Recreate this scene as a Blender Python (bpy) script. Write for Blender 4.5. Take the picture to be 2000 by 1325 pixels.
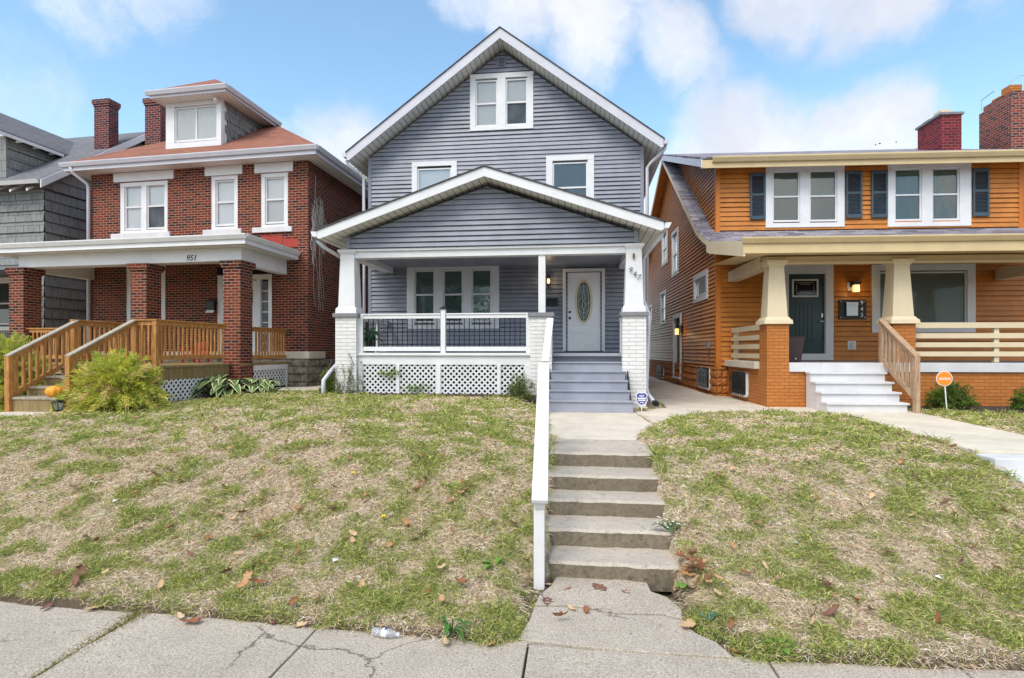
import bpy, math, random
import numpy as np
from mathutils import Vector, noise as mnoise
R = math.radians
rng = np.random.default_rng(7); random.seed(7)
for o in list(bpy.data.objects): bpy.data.objects.remove(o)
scene = bpy.context.scene
COL = scene.collection
# ------------------------------------------------------------ camera
CZ = 2.10
cd = bpy.data.cameras.new('camera'); cam = bpy.data.objects.new('camera', cd); COL.objects.link(cam)
cam.location = (0, 0, CZ); cam.rotation_euler = (R(90), 0, R(6.7))
cd.sensor_width = 36; cd.lens = 1110/2000*36; cd.shift_y = .01175; cd.clip_end = 3000; cd.clip_start = .05
scene.camera = cam
# ------------------------------------------------------------ world: Nishita sky with broken cloud
SUN_EL, SUN_AZ = R(52), R(205)      # azimuth measured clockwise from +Y: behind and to the left of the camera
sdir = Vector((math.sin(SUN_AZ)*math.cos(SUN_EL), math.cos(SUN_AZ)*math.cos(SUN_EL), math.sin(SUN_EL)))
W = bpy.data.worlds.new('World'); scene.world = W; W.use_nodes = True
nt = W.node_tree; nt.nodes.clear()
class NB:
    """tiny node-graph helper"""
    def __init__(s, nt): s.nt = nt
    def n(s, t, **kw):
        nd = s.nt.nodes.new(t)
        for k, v in kw.items():
            if k.startswith('i_'):
                key = k[2:]; key = int(key) if key.isdigit() else key.replace('_', ' ')
                s.put(nd.inputs[key], v)
            else: setattr(nd, k, v)
        return nd
    def put(s, sock, v):
        if isinstance(v, bpy.types.NodeSocket): s.nt.links.new(v, sock)
        elif isinstance(v, bpy.types.Node): s.nt.links.new(v.outputs[0], sock)
        else:
            if sock.type == 'RGBA' and len(v) == 3: v = (*v, 1)
            sock.default_value = v
    def math(s, op, a, b=0., clamp=False):
        nd = s.n('ShaderNodeMath', operation=op, use_clamp=clamp); s.put(nd.inputs[0], a); s.put(nd.inputs[1], b); return nd.outputs[0]
    def mix(s, f, a, b, mode='MIX'):
        nd = s.n('ShaderNodeMix', data_type='RGBA', blend_type=mode); s.put(nd.inputs[0], f); s.put(nd.inputs[6], a); s.put(nd.inputs[7], b); return nd.outputs[2]
    def ramp(s, f, lo, hi, a=0., b=1.):
        nd = s.n('ShaderNodeMapRange', interpolation_type='SMOOTHSTEP'); s.put(nd.inputs[0], f)
        for i, v in enumerate((lo, hi, a, b)): nd.inputs[i+1].default_value = v
        return nd.outputs[0]
    def noise(s, vec, scale, detail=4, rough=.55, out=0, dist=0.):
        nd = s.n('ShaderNodeTexNoise'); s.put(nd.inputs['Vector'], vec); nd.inputs['Scale'].default_value = scale
        nd.inputs['Detail'].default_value = detail; nd.inputs['Roughness'].default_value = rough; nd.inputs['Distortion'].default_value = dist
        return nd.outputs[out]
    def scale(s, vec, sc):
        nd = s.n('ShaderNodeMapping'); s.put(nd.inputs[0], vec); nd.inputs['Scale'].default_value = sc; return nd.outputs[0]
b = NB(nt)
sky = b.n('ShaderNodeTexSky', sky_type='NISHITA'); sky.sun_disc = False; sky.sun_elevation = SUN_EL; sky.sun_rotation = SUN_AZ
sky.air_density = 1.0; sky.dust_density = .6; sky.ozone_density = 1.4
tc = b.n('ShaderNodeTexCoord'); D = tc.outputs['Generated']
warp = b.noise(D, 2.6, 6, .6, out=1)
vs = b.n('ShaderNodeVectorMath', operation='MULTIPLY_ADD'); b.put(vs.inputs[0], warp); vs.inputs[1].default_value = (.26,)*3; vs.inputs[2].default_value = (-.13,)*3
va = b.n('ShaderNodeVectorMath', operation='ADD'); b.put(va.inputs[0], D); b.put(va.inputs[1], vs)
nz = b.n('ShaderNodeVectorMath', operation='NORMALIZE'); b.put(nz.inputs[0], va); Dw = nz.outputs[0]
# cloud banks: (azimuth deg right of the house axis, elevation deg, radius deg, strength)
BANKS = [(-44, 26, 5, .5), (-38, 29, 5, .5), (-48, 18, 6, .45), (-10, 33, 5, .6), (-4, 31, 5, .75), (2, 29, 6, .9), (5, 33, 7, .9), (10, 27, 5, .8), (14, 24, 4, .5), (20, 30, 5, .85), (26, 29, 6, .9), (33, 28, 4, .5),
         (8, 12, 7, 1.), (12, 17, 7, .9), (18, 18, 7, 1.), (25, 16, 7, .95), (14, 9, 8, 1.), (22, 8, 9, 1.), (30, 9, 6, .6), (38, 14, 5, .35),
         (-22, 18, 7, .85), (-28, 15, 7, .95), (-17, 14, 6, .9), (-15, 20, 3, .4), (-36, 10, 7, .8), (-5, 8, 9, .8), (-50, 8, 9, .9), (45, 10, 9, .6)]
acc = None
for az, el, r, st in BANKS:
    c = (math.sin(R(az))*math.cos(R(el)), math.cos(R(az))*math.cos(R(el)), math.sin(R(el)))
    dt = b.n('ShaderNodeVectorMath', operation='DOT_PRODUCT'); b.put(dt.inputs[0], Dw); dt.inputs[1].default_value = c
    m = b.ramp(dt.outputs['Value'], math.cos(R(r*1.12)), math.cos(R(r*.2)), 0, st*.86)
    acc = m if acc is None else b.math('MAXIMUM', acc, m)
fine = b.noise(Dw, 7.5, 10, .68)
gen = b.ramp(b.noise(D, 2.2, 8, .6), .42, .62, 0, .95)
sep = b.n('ShaderNodeSeparateXYZ'); b.put(sep.inputs[0], D)
away = b.ramp(sep.outputs[1], .45, .1)                      # elsewhere in the sky: generic broken cloud
dens = b.math('MAXIMUM', acc, b.math('MULTIPLY', gen, away))
dens = b.math('ADD', dens, b.math('MULTIPLY', b.math('SUBTRACT', fine, .5), .95))
cl = b.ramp(dens, .10, 1.0)
sund = b.n('ShaderNodeVectorMath', operation='DOT_PRODUCT'); b.put(sund.inputs[0], D); sund.inputs[1].default_value = tuple(sdir)
glow = b.ramp(sund.outputs['Value'], -.1, .98, 0, 1)        # thin cloud is brighter towards the sun
shade = b.ramp(b.noise(Dw, 3.2, 5, .6), .35, .65, .8, 1.04)
cc = b.mix(glow, (7.3, 7.4, 8.1), (19, 17.6, 15.8))
cc = b.mix(1., cc, b.n('ShaderNodeCombineXYZ', i_0=shade, i_1=shade, i_2=shade).outputs[0], 'MULTIPLY')
bl = b.mix(1., sky.outputs[0], (1.95, 2.15, 1.98), 'MULTIPLY')
low = b.ramp(sep.outputs[2], .38, .04, 0, .6)               # sky pales towards the horizon
bl = b.mix(low, bl, (5.6, 6.9, 8.6))
full = b.mix(cl, bl, cc)
bg = b.n('ShaderNodeBackground'); b.put(bg.inputs[0], full); bg.inputs[1].default_value = .09
out = b.n('ShaderNodeOutputWorld'); b.put(out.inputs[0], bg)
# ------------------------------------------------------------ sun and exposure
sl = bpy.data.lights.new('sun', 'SUN'); sl.energy = 1.5; sl.angle = R(28); sl.color = (1, .94, .85)
so = bpy.data.objects.new('sun', sl); COL.objects.link(so); so.rotation_euler = sdir.to_track_quat('Z', 'Y').to_euler(); so.location = (0, -5, 30)
vs_ = scene.view_settings; vs_.view_transform = 'Standard'; vs_.look = 'None'; vs_.gamma = 1; vs_.exposure = .66
scene.render.engine = 'CYCLES'
try:
    scene.cycles.max_bounces = 6; scene.cycles.transparent_max_bounces = 12; scene.cycles.use_denoising = True
except Exception: pass

# ============================================================ materials
def mat(name, fn, rough=.7, spec=.3):
    m = bpy.data.materials.new(name); m.use_nodes = True; t = m.node_tree; bs = t.nodes['Principled BSDF']
    bs.inputs['Roughness'].default_value = rough; bs.inputs['Specular IOR Level'].default_value = spec
    q = NB(t); uv = q.n('ShaderNodeUVMap', uv_map='uv').outputs[0]; ob = q.n('ShaderNodeTexCoord').outputs['Object']
    r = fn(q, uv, ob) if fn else None
    if r is not None:
        if isinstance(r, tuple) and len(r) == 2 and isinstance(r[0], (bpy.types.NodeSocket, tuple)) and not isinstance(r[0], float):
            colr, h = r
        else: colr, h = r, None
        q.put(bs.inputs['Base Color'], colr)
        if h is not None:
            hs, st, ds = h
            bp = q.n('ShaderNodeBump'); q.put(bp.inputs['Height'], hs); bp.inputs['Strength'].default_value = st; bp.inputs['Distance'].default_value = ds
            q.put(bs.inputs['Normal'], bp.outputs[0])
    return m
def paint(name, c, var=.12, rough=.5, spec=.35, dirt=.0, dirtc=(.25, .2, .15)):
    def f(q, uv, ob):
        n1 = q.noise(ob, 2.3, 6, .65); n2 = q.noise(ob, 38, 3, .6)
        lo = tuple(x*(1-var) for x in c); hi = tuple(min(1, x*(1+var)) for x in c)
        col = q.mix(q.ramp(n1, .3, .7), lo, hi)
        if dirt: col = q.mix(q.math('MULTIPLY', q.ramp(q.noise(ob, 5, 8, .75), .55, .75), dirt), col, dirtc)
        return (col, (n2, .15, .004))
    return mat(name, f, rough, spec)
def brick(name, c1, c2, mortar, bw=.215, bh=.072, ms=.010, var=.5, bump=.8, rough=.85, third=None, stain=None):
    def f(q, uv, ob):
        wob = q.noise(ob, 9, 3, .6, out=1)
        wv = q.n('ShaderNodeVectorMath', operation='MULTIPLY_ADD'); q.put(wv.inputs[0], wob); wv.inputs[1].default_value = (.012,)*3; q.put(wv.inputs[2], uv)
        bt = q.n('ShaderNodeTexBrick'); q.put(bt.inputs['Vector'], wv)
        bt.inputs['Scale'].default_value = 1; bt.inputs['Brick Width'].default_value = bw; bt.inputs['Row Height'].default_value = bh
        bt.inputs['Mortar Size'].default_value = ms; bt.inputs['Mortar Smooth'].default_value = .25; bt.inputs['Bias'].default_value = 0
        q.put(bt.inputs['Color1'], c1); q.put(bt.inputs['Color2'], c2); q.put(bt.inputs['Mortar'], mortar)
        col = bt.outputs[0]
        n1 = q.noise(ob, 30, 5, .7); n2 = q.noise(ob, 1.3, 5, .6)
        if third is not None:                                        # occasional burnt / odd bricks, cell noise at brick size
            wn = q.n('ShaderNodeTexBrick'); q.put(wn.inputs['Vector'], wv); wn.inputs['Scale'].default_value = 1
            wn.inputs['Brick Width'].default_value = bw; wn.inputs['Row Height'].default_value = bh; wn.inputs['Mortar Size'].default_value = 0
            wn.offset = .5; wn.inputs['Bias'].default_value = -.1; q.put(wn.inputs['Color1'], (0, 0, 0)); q.put(wn.inputs['Color2'], (1, 1, 1))
            sel = q.math('MULTIPLY', q.ramp(wn.outputs[0], .55, .75), q.math('SUBTRACT', 1., bt.outputs[1]))
            col = q.mix(q.math('MULTIPLY', sel, .9), col, third)
        sc = q.math('ADD', q.math('MULTIPLY', n1, var), 1-var/2)
        col = q.mix(1., col, q.n('ShaderNodeCombineXYZ', i_0=sc, i_1=sc, i_2=sc).outputs[0], 'MULTIPLY')
        if stain: col = q.mix(q.ramp(n2, .5, .75, 0, stain[1]), col, stain[0])
        h = q.math('ADD', q.math('MULTIPLY', q.math('SUBTRACT', 1., bt.outputs[1]), 1.), q.math('MULTIPLY', n1, .35))
        return (col, (h, bump, .012))
    return mat(name, f, rough)
def shingle(name, c1, c2, bw=.33, bh=.14, gap=(.04, .04, .045), streak=.3):
    def f(q, uv, ob):
        bt = q.n('ShaderNodeTexBrick'); q.put(bt.inputs['Vector'], uv); bt.inputs['Scale'].default_value = 1
        bt.inputs['Brick Width'].default_value = bw; bt.inputs['Row Height'].default_value = bh; bt.inputs['Mortar Size'].default_value = .007
        bt.inputs['Mortar Smooth'].default_value = .1; q.put(bt.inputs['Color1'], c1); q.put(bt.inputs['Color2'], c2); q.put(bt.inputs['Mortar'], gap)
        n1 = q.noise(ob, 60, 4, .7); n2 = q.noise(q.scale(ob, (1.5, 1.5, 1.5)), 1., 6, .7)
        col = q.mix(q.ramp(n2, .3, .7, 0, streak), bt.outputs[0], tuple(x*.62 for x in c1))
        col = q.mix(q.ramp(n1, .3, .7, 0, .35), col, tuple(min(1, x*1.5) for x in c2))
        su = q.n('ShaderNodeSeparateXYZ'); q.put(su.inputs[0], uv)
        saw = q.math('FRACT', q.math('DIVIDE', su.outputs[1], bh))
        h = q.math('ADD', q.math('SUBTRACT', 1., saw), q.math('MULTIPLY', q.math('SUBTRACT', 1., bt.outputs[1]), .5))
        return (col, (q.math('ADD', h, q.math('MULTIPLY', n1, .3)), .9, .016))
    return mat(name, f, .9)
def wood(name, c1, c2, rough=.65, sc=1.):
    def f(q, uv, ob):
        g = q.noise(q.scale(ob, (22*sc, 22*sc, 3.2*sc)), 1., 5, .65, dist=1.2); k = q.noise(ob, 3.5, 4, .6)
        col = q.mix(q.ramp(g, .3, .72), c1, c2); col = q.mix(q.ramp(k, .45, .8, 0, .45), col, tuple(x*.5 for x in c1))
        return (col, (g, .3, .004))
    return mat(name, f, rough)
def concrete(name, c, pebble=.5, stain=.5, sc=70, staincol=(.12, .105, .085), crack=0.):
    def f(q, uv, ob):
        n1 = q.noise(ob, sc, 4, .75); n2 = q.noise(ob, 1.6, 8, .7); n3 = q.noise(ob, 11, 8, .75)
        vo = q.n('ShaderNodeTexVoronoi'); q.put(vo.inputs['Vector'], ob); vo.inputs['Scale'].default_value = sc*.9
        col = q.mix(q.ramp(n2, .3, .7), tuple(x*.82 for x in c), tuple(min(1, x*1.08) for x in c))
        sp = q.ramp(vo.outputs['Distance'], .1, .55)
        col = q.mix(q.math('MULTIPLY', q.ramp(n1, .35, .68), pebble), col, tuple(x*.42 for x in c))
        col = q.mix(q.math('MULTIPLY', q.math('SUBTRACT', 1., sp), pebble*.35), col, tuple(min(1, x*1.35) for x in c))
        col = q.mix(q.math('MULTIPLY', q.ramp(n3, .5, .78), stain), col, staincol)
        big = q.noise(ob, .9, 5, .7); col = q.mix(q.ramp(big, .45, .7, 0, stain*.6), col, tuple(x*.66 for x in c))
        if crack:
            wv = q.n('ShaderNodeVectorMath', operation='MULTIPLY_ADD'); q.put(wv.inputs[0], q.noise(ob, 3.5, 5, .7, out=1)); wv.inputs[1].default_value = (.28,)*3; q.put(wv.inputs[2], ob)
            ve = q.n('ShaderNodeTexVoronoi', feature='DISTANCE_TO_EDGE'); q.put(ve.inputs['Vector'], wv); ve.inputs['Scale'].default_value = .62
            ck = q.math('MULTIPLY', q.ramp(ve.outputs['Distance'], .009, .003), q.ramp(q.noise(ob, .7, 2), .48, .56)); col = q.mix(q.math('MULTIPLY', ck, crack), col, (.06, .05, .04))
            pit = q.n('ShaderNodeTexVoronoi'); q.put(pit.inputs['Vector'], ob); pit.inputs['Scale'].default_value = 9.; col = q.mix(q.ramp(pit.outputs['Distance'], .085, .06, 0, .75), col, (.10, .085, .07))
        return (col, (q.math('ADD', n1, q.math('MULTIPLY', n3, .6)), .5, .006))
    return mat(name, f, .9, .2)
def attrmat(name, rough=.65, trans=.25, spec=.25):
    m = bpy.data.materials.new(name); m.use_nodes = True; t = m.node_tree; q = NB(t); bs = t.nodes['Principled BSDF']; o = t.nodes['Material Output']
    at = q.n('ShaderNodeAttribute', attribute_name='col'); q.put(bs.inputs['Base Color'], at.outputs[0])
    bs.inputs['Roughness'].default_value = rough; bs.inputs['Specular IOR Level'].default_value = spec
    if trans:
        tr = q.n('ShaderNodeBsdfTranslucent'); q.put(tr.inputs[0], at.outputs[0]); mx = q.n('ShaderNodeMixShader'); mx.inputs[0].default_value = trans
        q.put(mx.inputs[1], bs.outputs[0]); q.put(mx.inputs[2], tr.outputs[0]); q.put(o.inputs[0], mx.outputs[0])
    return m
def flat(name, c, rough=.5, metal=0., spec=.4):
    m = mat(name, lambda q, uv, ob: q.mix(q.noise(ob, 12, 4), tuple(x*.88 for x in c), tuple(min(1, x*1.1) for x in c)), rough, spec)
    m.node_tree.nodes['Principled BSDF'].inputs['Metallic'].default_value = metal; return m
def emis(name, c, s):
    m = flat(name, c); bs = m.node_tree.nodes['Principled BSDF']; bs.inputs['Emission Color'].default_value = (*c, 1); bs.inputs['Emission Strength'].default_value = s; return m
def glassmat(name, refl=.1, tint=(.95, .97, .96)):
    m = bpy.data.materials.new(name); m.use_nodes = True; t = m.node_tree; q = NB(t); o = t.nodes['Material Output']; t.nodes.remove(t.nodes['Principled BSDF'])
    ob = q.n('ShaderNodeTexCoord').outputs['Object']
    tr = q.n('ShaderNodeBsdfTransparent', i_0=(*tint, 1)); gl = q.n('ShaderNodeBsdfGlossy'); gl.inputs['Roughness'].default_value = .02
    bp = q.n('ShaderNodeBump'); q.put(bp.inputs['Height'], q.noise(ob, 1.8, 3)); bp.inputs['Strength'].default_value = .25; bp.inputs['Distance'].default_value = .03; q.put(gl.inputs['Normal'], bp.outputs[0])
    lw = q.n('ShaderNodeLayerWeight'); lw.inputs[0].default_value = .3
    mx = q.n('ShaderNodeMixShader'); q.put(mx.inputs[0], q.math('ADD', q.math('MULTIPLY', lw.outputs['Fresnel'], .8), refl, True))
    q.put(mx.inputs[1], tr.outputs[0]); q.put(mx.inputs[2], gl.outputs[0]); q.put(o.inputs[0], mx.outputs[0]); return m
def slats(name, c, pitch=.05, dark=.55, rough=.6):
    def f(q, uv, ob):
        su = q.n('ShaderNodeSeparateXYZ'); q.put(su.inputs[0], uv); fr = q.math('FRACT', q.math('DIVIDE', su.outputs[1], pitch))
        return (q.mix(q.ramp(fr, .0, .25), tuple(x*dark for x in c), c), (fr, .6, .01))
    return mat(name, f, rough)
def soffit(name, c, pitch=.13, ax=0):
    def f(q, uv, ob):
        su = q.n('ShaderNodeSeparateXYZ'); q.put(su.inputs[0], uv); fr = q.math('FRACT', q.math('DIVIDE', su.outputs[ax], pitch))
        return (q.mix(q.ramp(fr, .04, .16), tuple(x*.22 for x in c), c), (q.ramp(fr, 0, .15), .5, .01))
    return mat(name, f, .6)

M = dict(
 siding=paint('blue grey siding', (.255, .27, .325), .12, .42, .4, .22, (.20, .20, .22)),
 trim=paint('white trim', (.73, .73, .745), .05, .45, .35, .12, (.5, .47, .42)),
 alu=paint('white aluminium', (.58, .58, .64), .05, .4),
 greytrim=paint('grey trim', (.24, .25, .30), .06, .5),
 wbrick=brick('white painted brick', (.78, .77, .76), (.72, .71, .71), (.60, .58, .56), .30, .082, .008, .14, 1.0, .6, stain=((.5, .42, .36), .25)),
 deckpaint=paint('grey blue porch paint', (.31, .325, .385), .10, .45, .4, .25, (.16, .16, .18)),
 capgrey=paint('grey cap', (.22, .22, .24), .1, .7, .2),
 black=flat('black metal', (.012, .012, .014), .4),
 soff=soffit('white soffit', (.76, .76, .73)), soffv=soffit('white rake soffit', (.74, .74, .71), .15, 1),
 rbrick=brick('red brick', (.20, .032, .011), (.075, .013, .010), (.36, .25, .19), .215, .072, .0085, .55, .9, .9, third=(.036, .014, .014), stain=((.26, .085, .035), .35)),
 rbrick_dark=brick('weathered chimney brick', (.17, .028, .022), (.085, .018, .02), (.30, .22, .22), .215, .075, .010, .7, 1.3, .9, third=(.03, .014, .022), stain=((.05, .02, .03), .5)),
 maroon=brick('painted maroon brick', (.24, .016, .020), (.10, .010, .020), (.26, .10, .10), .215, .085, .010, .6, .9, .7, stain=((.05, .01, .03), .5)),
 oldbrick=brick('spalled old brick', (.30, .06, .035), (.12, .025, .03), (.36, .25, .22), .21, .075, .012, .9, 1.6, .95, third=(.05, .03, .035), stain=((.30, .10, .06), .45)),
 obrick=brick('orange painted brick', (.50, .185, .045), (.44, .155, .035), (.30, .10, .025), .215, .072, .006, .16, .8, .6, stain=((.40, .13, .03), .4)),
 osiding=paint('orange siding', (.53, .19, .032), .14, .45, .4, .4, (.40, .14, .03)),
 ocorner=paint('orange corner', (.53, .165, .025), .06, .45),
 cream=paint('cream trim', (.62, .48, .27), .05, .5),
 cream2=paint('pale cream', (.69, .58, .40), .04, .5),
 orock=mat('orange rock face', lambda q, uv, ob: (q.mix(q.ramp(q.noise(ob, 7, 6, .7), .3, .7), (.34, .10, .018), (.56, .22, .06)), (q.noise(ob, 16, 6, .7), .9, .03)), .7),
 grock=mat('grey rock face', lambda q, uv, ob: (q.mix(q.ramp(q.noise(ob, 4, 7, .75), .3, .7), (.10, .085, .06), (.42, .37, .30)), (q.noise(ob, 14, 7, .75), 1., .04)), .9),
 rshing=shingle('red brown shingle', (.36, .155, .10), (.23, .09, .06), .33, .14, (.16, .06, .04)),
 gshing=shingle('grey shingle', (.20, .20, .215), (.15, .15, .165)),
 oshing=shingle('patched grey shingle', (.42, .40, .45), (.11, .10, .13), .40, .15, (.02, .02, .025), .4),
 dshing=shingle('dark shingle', (.055, .05, .055), (.09, .085, .09)),
 ashing=mat('grey asbestos shingle', lambda q, uv, ob: (lambda g, bt: (q.mix(bt.outputs[1], q.mix(q.ramp(g, .3, .7), q.mix(bt.outputs[0], (.13, .133, .135), (.19, .195, .195)), (.31, .32, .31)), (.03, .03, .03)), (g, .5, .006)))(q.noise(q.scale(ob, (34, 34, 2)), 1., 5, .7), q.n('ShaderNodeTexBrick', i_Vector=uv, i_Color1=(0, 0, 0), i_Color2=(1, 1, 1), i_Mortar=(0, 0, 0), i_Scale=1., i_Brick_Width=.61, i_Row_Height=.335, i_Mortar_Size=.006)), .85),
 ashing_shaded=mat('shaded grey asbestos shingle', lambda q, uv, ob: (q.mix(q.ramp(q.noise(q.scale(ob, (30, 30, 2)), 1., 5, .7), .3, .7), (.12, .118, .125), (.19, .185, .195)), (q.noise(q.scale(ob, (60, 60, 3)), 1., 3), .3, .006)), .8),  # darker copy of ashing, the side wall's shade put into its colour
 cedar=wood('stained cedar', (.33, .14, .035), (.58, .29, .095)),
 palewood=wood('bare pine', (.34, .20, .125), (.55, .40, .27)),
 mosswood=wood('weathered tread wood', (.20, .14, .06), (.36, .27, .13)),
 greywood=wood('silvered wood', (.30, .26, .20), (.47, .41, .33)),
 whitestep=paint('white step paint', (.64, .64, .66), .08, .5, .3, .5, (.44, .42, .39)),
 doorw=paint('white door', (.84, .84, .85), .03, .45),
 doorg=paint('dark green door', (.020, .050, .056), .1, .35, .5),
 navy=paint('blue grey shutter', (.048, .085, .115), .1, .45),
 shut=slats('shutter louvre', (.05, .085, .11), .045, .35),
 blind=slats('white blind', (.80, .80, .82), .03, .86), shade=paint('white window shade', (.84, .84, .86), .03, .8),
 gblind=slats('green grey blind', (.085, .17, .155), .04, .6), gshade=paint('green grey shade', (.05, .10, .09), .1, .7),
 dark_room=paint('dark room', (.035, .045, .045), .4, .8), lace=paint('lace curtain', (.17, .17, .18), .35, .8),
 pgblind=slats('pale grey green blind', (.22, .26, .235), .05, .7), pblind=slats('pale closed blind', (.45, .50, .54), .05, .8),
 glass=glassmat('window glass', .09), glass_hi=glassmat('upper window glass', .10), glass_lo=glassmat('shaded glass', .0),
 conc=concrete('old concrete', (.58, .51, .43), .6, .85, 60),
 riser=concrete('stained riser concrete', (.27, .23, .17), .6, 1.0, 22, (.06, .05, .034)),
 newconc=concrete('pale new concrete', (.66, .59, .50), .12, .22, 60, (.36, .32, .27)),
 whiteconc=concrete('bright concrete', (.69, .62, .51), .1, .15, 60, (.5, .46, .4)),
 walkc=concrete('sidewalk concrete', (.56, .49, .41), .95, .55, 70, (.27, .225, .17), crack=.65),
 asphalt=concrete('asphalt', (.055, .055, .056), .4, .2, 90, (.03, .03, .03)),
 brass=flat('worn brass', (.35, .25, .12), .35, .9), steel=flat('brushed steel', (.45, .45, .46), .35, .9), pewter=flat('dark pewter', (.08, .075, .07), .35, .8),
 bin=flat('dark brown plastic', (.055, .035, .04), .45), redp=flat('red plastic', (.55, .02, .015), .4), redpaint=flat('red primer', (.36, .045, .03), .7),
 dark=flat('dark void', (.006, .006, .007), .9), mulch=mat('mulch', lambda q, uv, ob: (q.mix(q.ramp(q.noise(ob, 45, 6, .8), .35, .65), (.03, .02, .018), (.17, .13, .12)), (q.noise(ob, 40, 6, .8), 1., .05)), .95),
 lampglow=emis('lit lamp glass', (1., .62, .22), .8), leafm=attrmat('leaf'), grassm=attrmat('grass blade', .7, .3), dryleaf=attrmat('dry leaf', .75, .15),
 white=flat('white enamel', (.78, .78, .8), .35), blue=flat('sign blue', (.06, .075, .33), .4), orange=flat('sign orange', (.85, .27, .02), .4),
 bark=wood('bark', (.10, .075, .05), (.20, .16, .12)), drystem=flat('dry vine stem', (.50, .46, .42), .8), pumpkin=flat('yellow orange gourd', (.78, .33, .025), .5),
)

# ============================================================ mesh helpers
def ident(x, y, z): return (x, y, z)
def frame(O, phi, psi):
    cx, sx, cy, sy = math.cos(R(phi)), math.sin(R(phi)), math.cos(R(psi)), math.sin(R(psi))
    return lambda x, y, z: (O[0]+x*cx-y*sy, O[1]+x*sx+y*cy, z)
def tagobj(o, label=None, cat=None, group=None, kind=None):
    if label: o['label'] = label
    if cat: o['category'] = cat
    if group: o['group'] = group
    if kind: o['kind'] = kind
    return o
def thing(name, loc, label, cat, group=None):
    o = bpy.data.objects.new(name, None); COL.objects.link(o); o.location = loc; o.empty_display_size = .3
    o['root'] = [float(v) for v in loc]; return tagobj(o, label, cat, group)
class MB:
    def __init__(s, tf=ident): s.v = []; s.f = []; s.tf = tf
    def add(s, pts, faces):
        n = len(s.v); s.v += [s.tf(*p) for p in pts]; s.f += [tuple(i+n for i in f) for f in faces]; return s
    def quad(s, *p): return s.add(p, [tuple(range(len(p)))])
    def box(s, x0, x1, y0, y1, z0, z1):
        return s.add([(x0,y0,z0),(x1,y0,z0),(x1,y1,z0),(x0,y1,z0),(x0,y0,z1),(x1,y0,z1),(x1,y1,z1),(x0,y1,z1)],
                     [(0,3,2,1),(4,5,6,7),(0,1,5,4),(1,2,6,5),(2,3,7,6),(3,0,4,7)])
    def frus(s, cx, cy, z0, z1, w0, w1, d0=None, d1=None):
        d0 = w0 if d0 is None else d0; d1 = w1 if d1 is None else d1; p = []
        for z, w, d in ((z0, w0/2, d0/2), (z1, w1/2, d1/2)): p += [(cx-w,cy-d,z),(cx+w,cy-d,z),(cx+w,cy+d,z),(cx-w,cy+d,z)]
        return s.add(p, [(0,3,2,1),(4,5,6,7),(0,1,5,4),(1,2,6,5),(2,3,7,6),(3,0,4,7)])
    def prism(s, poly, d):
        n = len(poly); p = [tuple(q) for q in poly] + [tuple(q[i]+d[i] for i in range(3)) for q in poly]
        return s.add(p, [tuple(range(n))[::-1], tuple(range(n, 2*n))] + [(i, (i+1) % n, (i+1) % n+n, i+n) for i in range(n)])
    def bar(s, a, c, w, h, up=(0, 0, 1)):
        a, c = Vector(a), Vector(c); d = (c-a).normalized(); u = Vector(up); r = d.cross(u).normalized(); u = r.cross(d).normalized(); p = []
        for q in (a, c):
            for i, j in ((-1,-1),(1,-1),(1,1),(-1,1)): p.append(tuple(q+r*(i*w/2)+u*(j*h/2)))
        return s.add(p, [(0,1,2,3),(7,6,5,4),(0,4,5,1),(1,5,6,2),(2,6,7,3),(3,7,4,0)])
    def tube(s, pts, r, n=8, sq=False, cap=True):
        pts = [Vector(p) for p in pts]; P = []; rr = r if isinstance(r, (list, tuple)) else [r]*len(pts); prev = None
        for i, p in enumerate(pts):
            d = (pts[min(i+1, len(pts)-1)]-pts[max(i-1, 0)]).normalized()
            ref = Vector((0, 0, 1)) if abs(d.z) < .9 else Vector((0, 1, 0))
            u = (prev - d*prev.dot(d)).normalized() if prev is not None else d.cross(ref).normalized(); prev = u; w = d.cross(u)
            for k in range(n):
                a = 2*math.pi*(k+.5)/n; P.append(tuple(p+(u*math.cos(a)+w*math.sin(a))*rr[i]))
        F = [(i*n+k, i*n+(k+1) % n, (i+1)*n+(k+1) % n, (i+1)*n+k) for i in range(len(pts)-1) for k in range(n)]
        if cap: F += [tuple(range(n))[::-1], tuple(range((len(pts)-1)*n, len(pts)*n))]
        return s.add(P, F)
    def lathe(s, prof, c=(0, 0), n=16, lobes=0, la=0.):
        P = []
        for r, z in prof:
            for k in range(n):
                a = 2*math.pi*k/n; rr = r*(1-la*abs(math.cos(a*lobes/2))**3 if lobes else 1); P.append((c[0]+rr*math.cos(a), c[1]+rr*math.sin(a), z))
        m = len(prof)
        return s.add(P, [(i*n+k, i*n+(k+1) % n, (i+1)*n+(k+1) % n, (i+1)*n+k) for i in range(m-1) for k in range(n)] + [tuple(range(n))[::-1], tuple(range((m-1)*n, m*n))])
    def build(s, name, m, parent=None, label=None, smooth=False, bevel=0., cat=None, kind=None, group=None, root=None):
        r = root if root is not None else (tuple(parent['root']) if parent is not None else (0, 0, 0))
        me = bpy.data.meshes.new(name); me.from_pydata([(x-r[0], y-r[1], z-r[2]) for x, y, z in s.v], [], s.f); me.update()
        uvs(me, r)
        if smooth: me.polygons.foreach_set('use_smooth', [True]*len(me.polygons))
        me.materials.append(M[m] if isinstance(m, str) else m)
        o = bpy.data.objects.new(name, me); COL.objects.link(o); o['root'] = [float(v) for v in r]
        if parent is not None: o.parent = parent
        else: o.location = r
        if bevel:
            bm = o.modifiers.new('bevel', 'BEVEL'); bm.width = bevel; bm.segments = 2; bm.limit_method = 'ANGLE'
        return tagobj(o, label, cat, group, kind)
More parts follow.
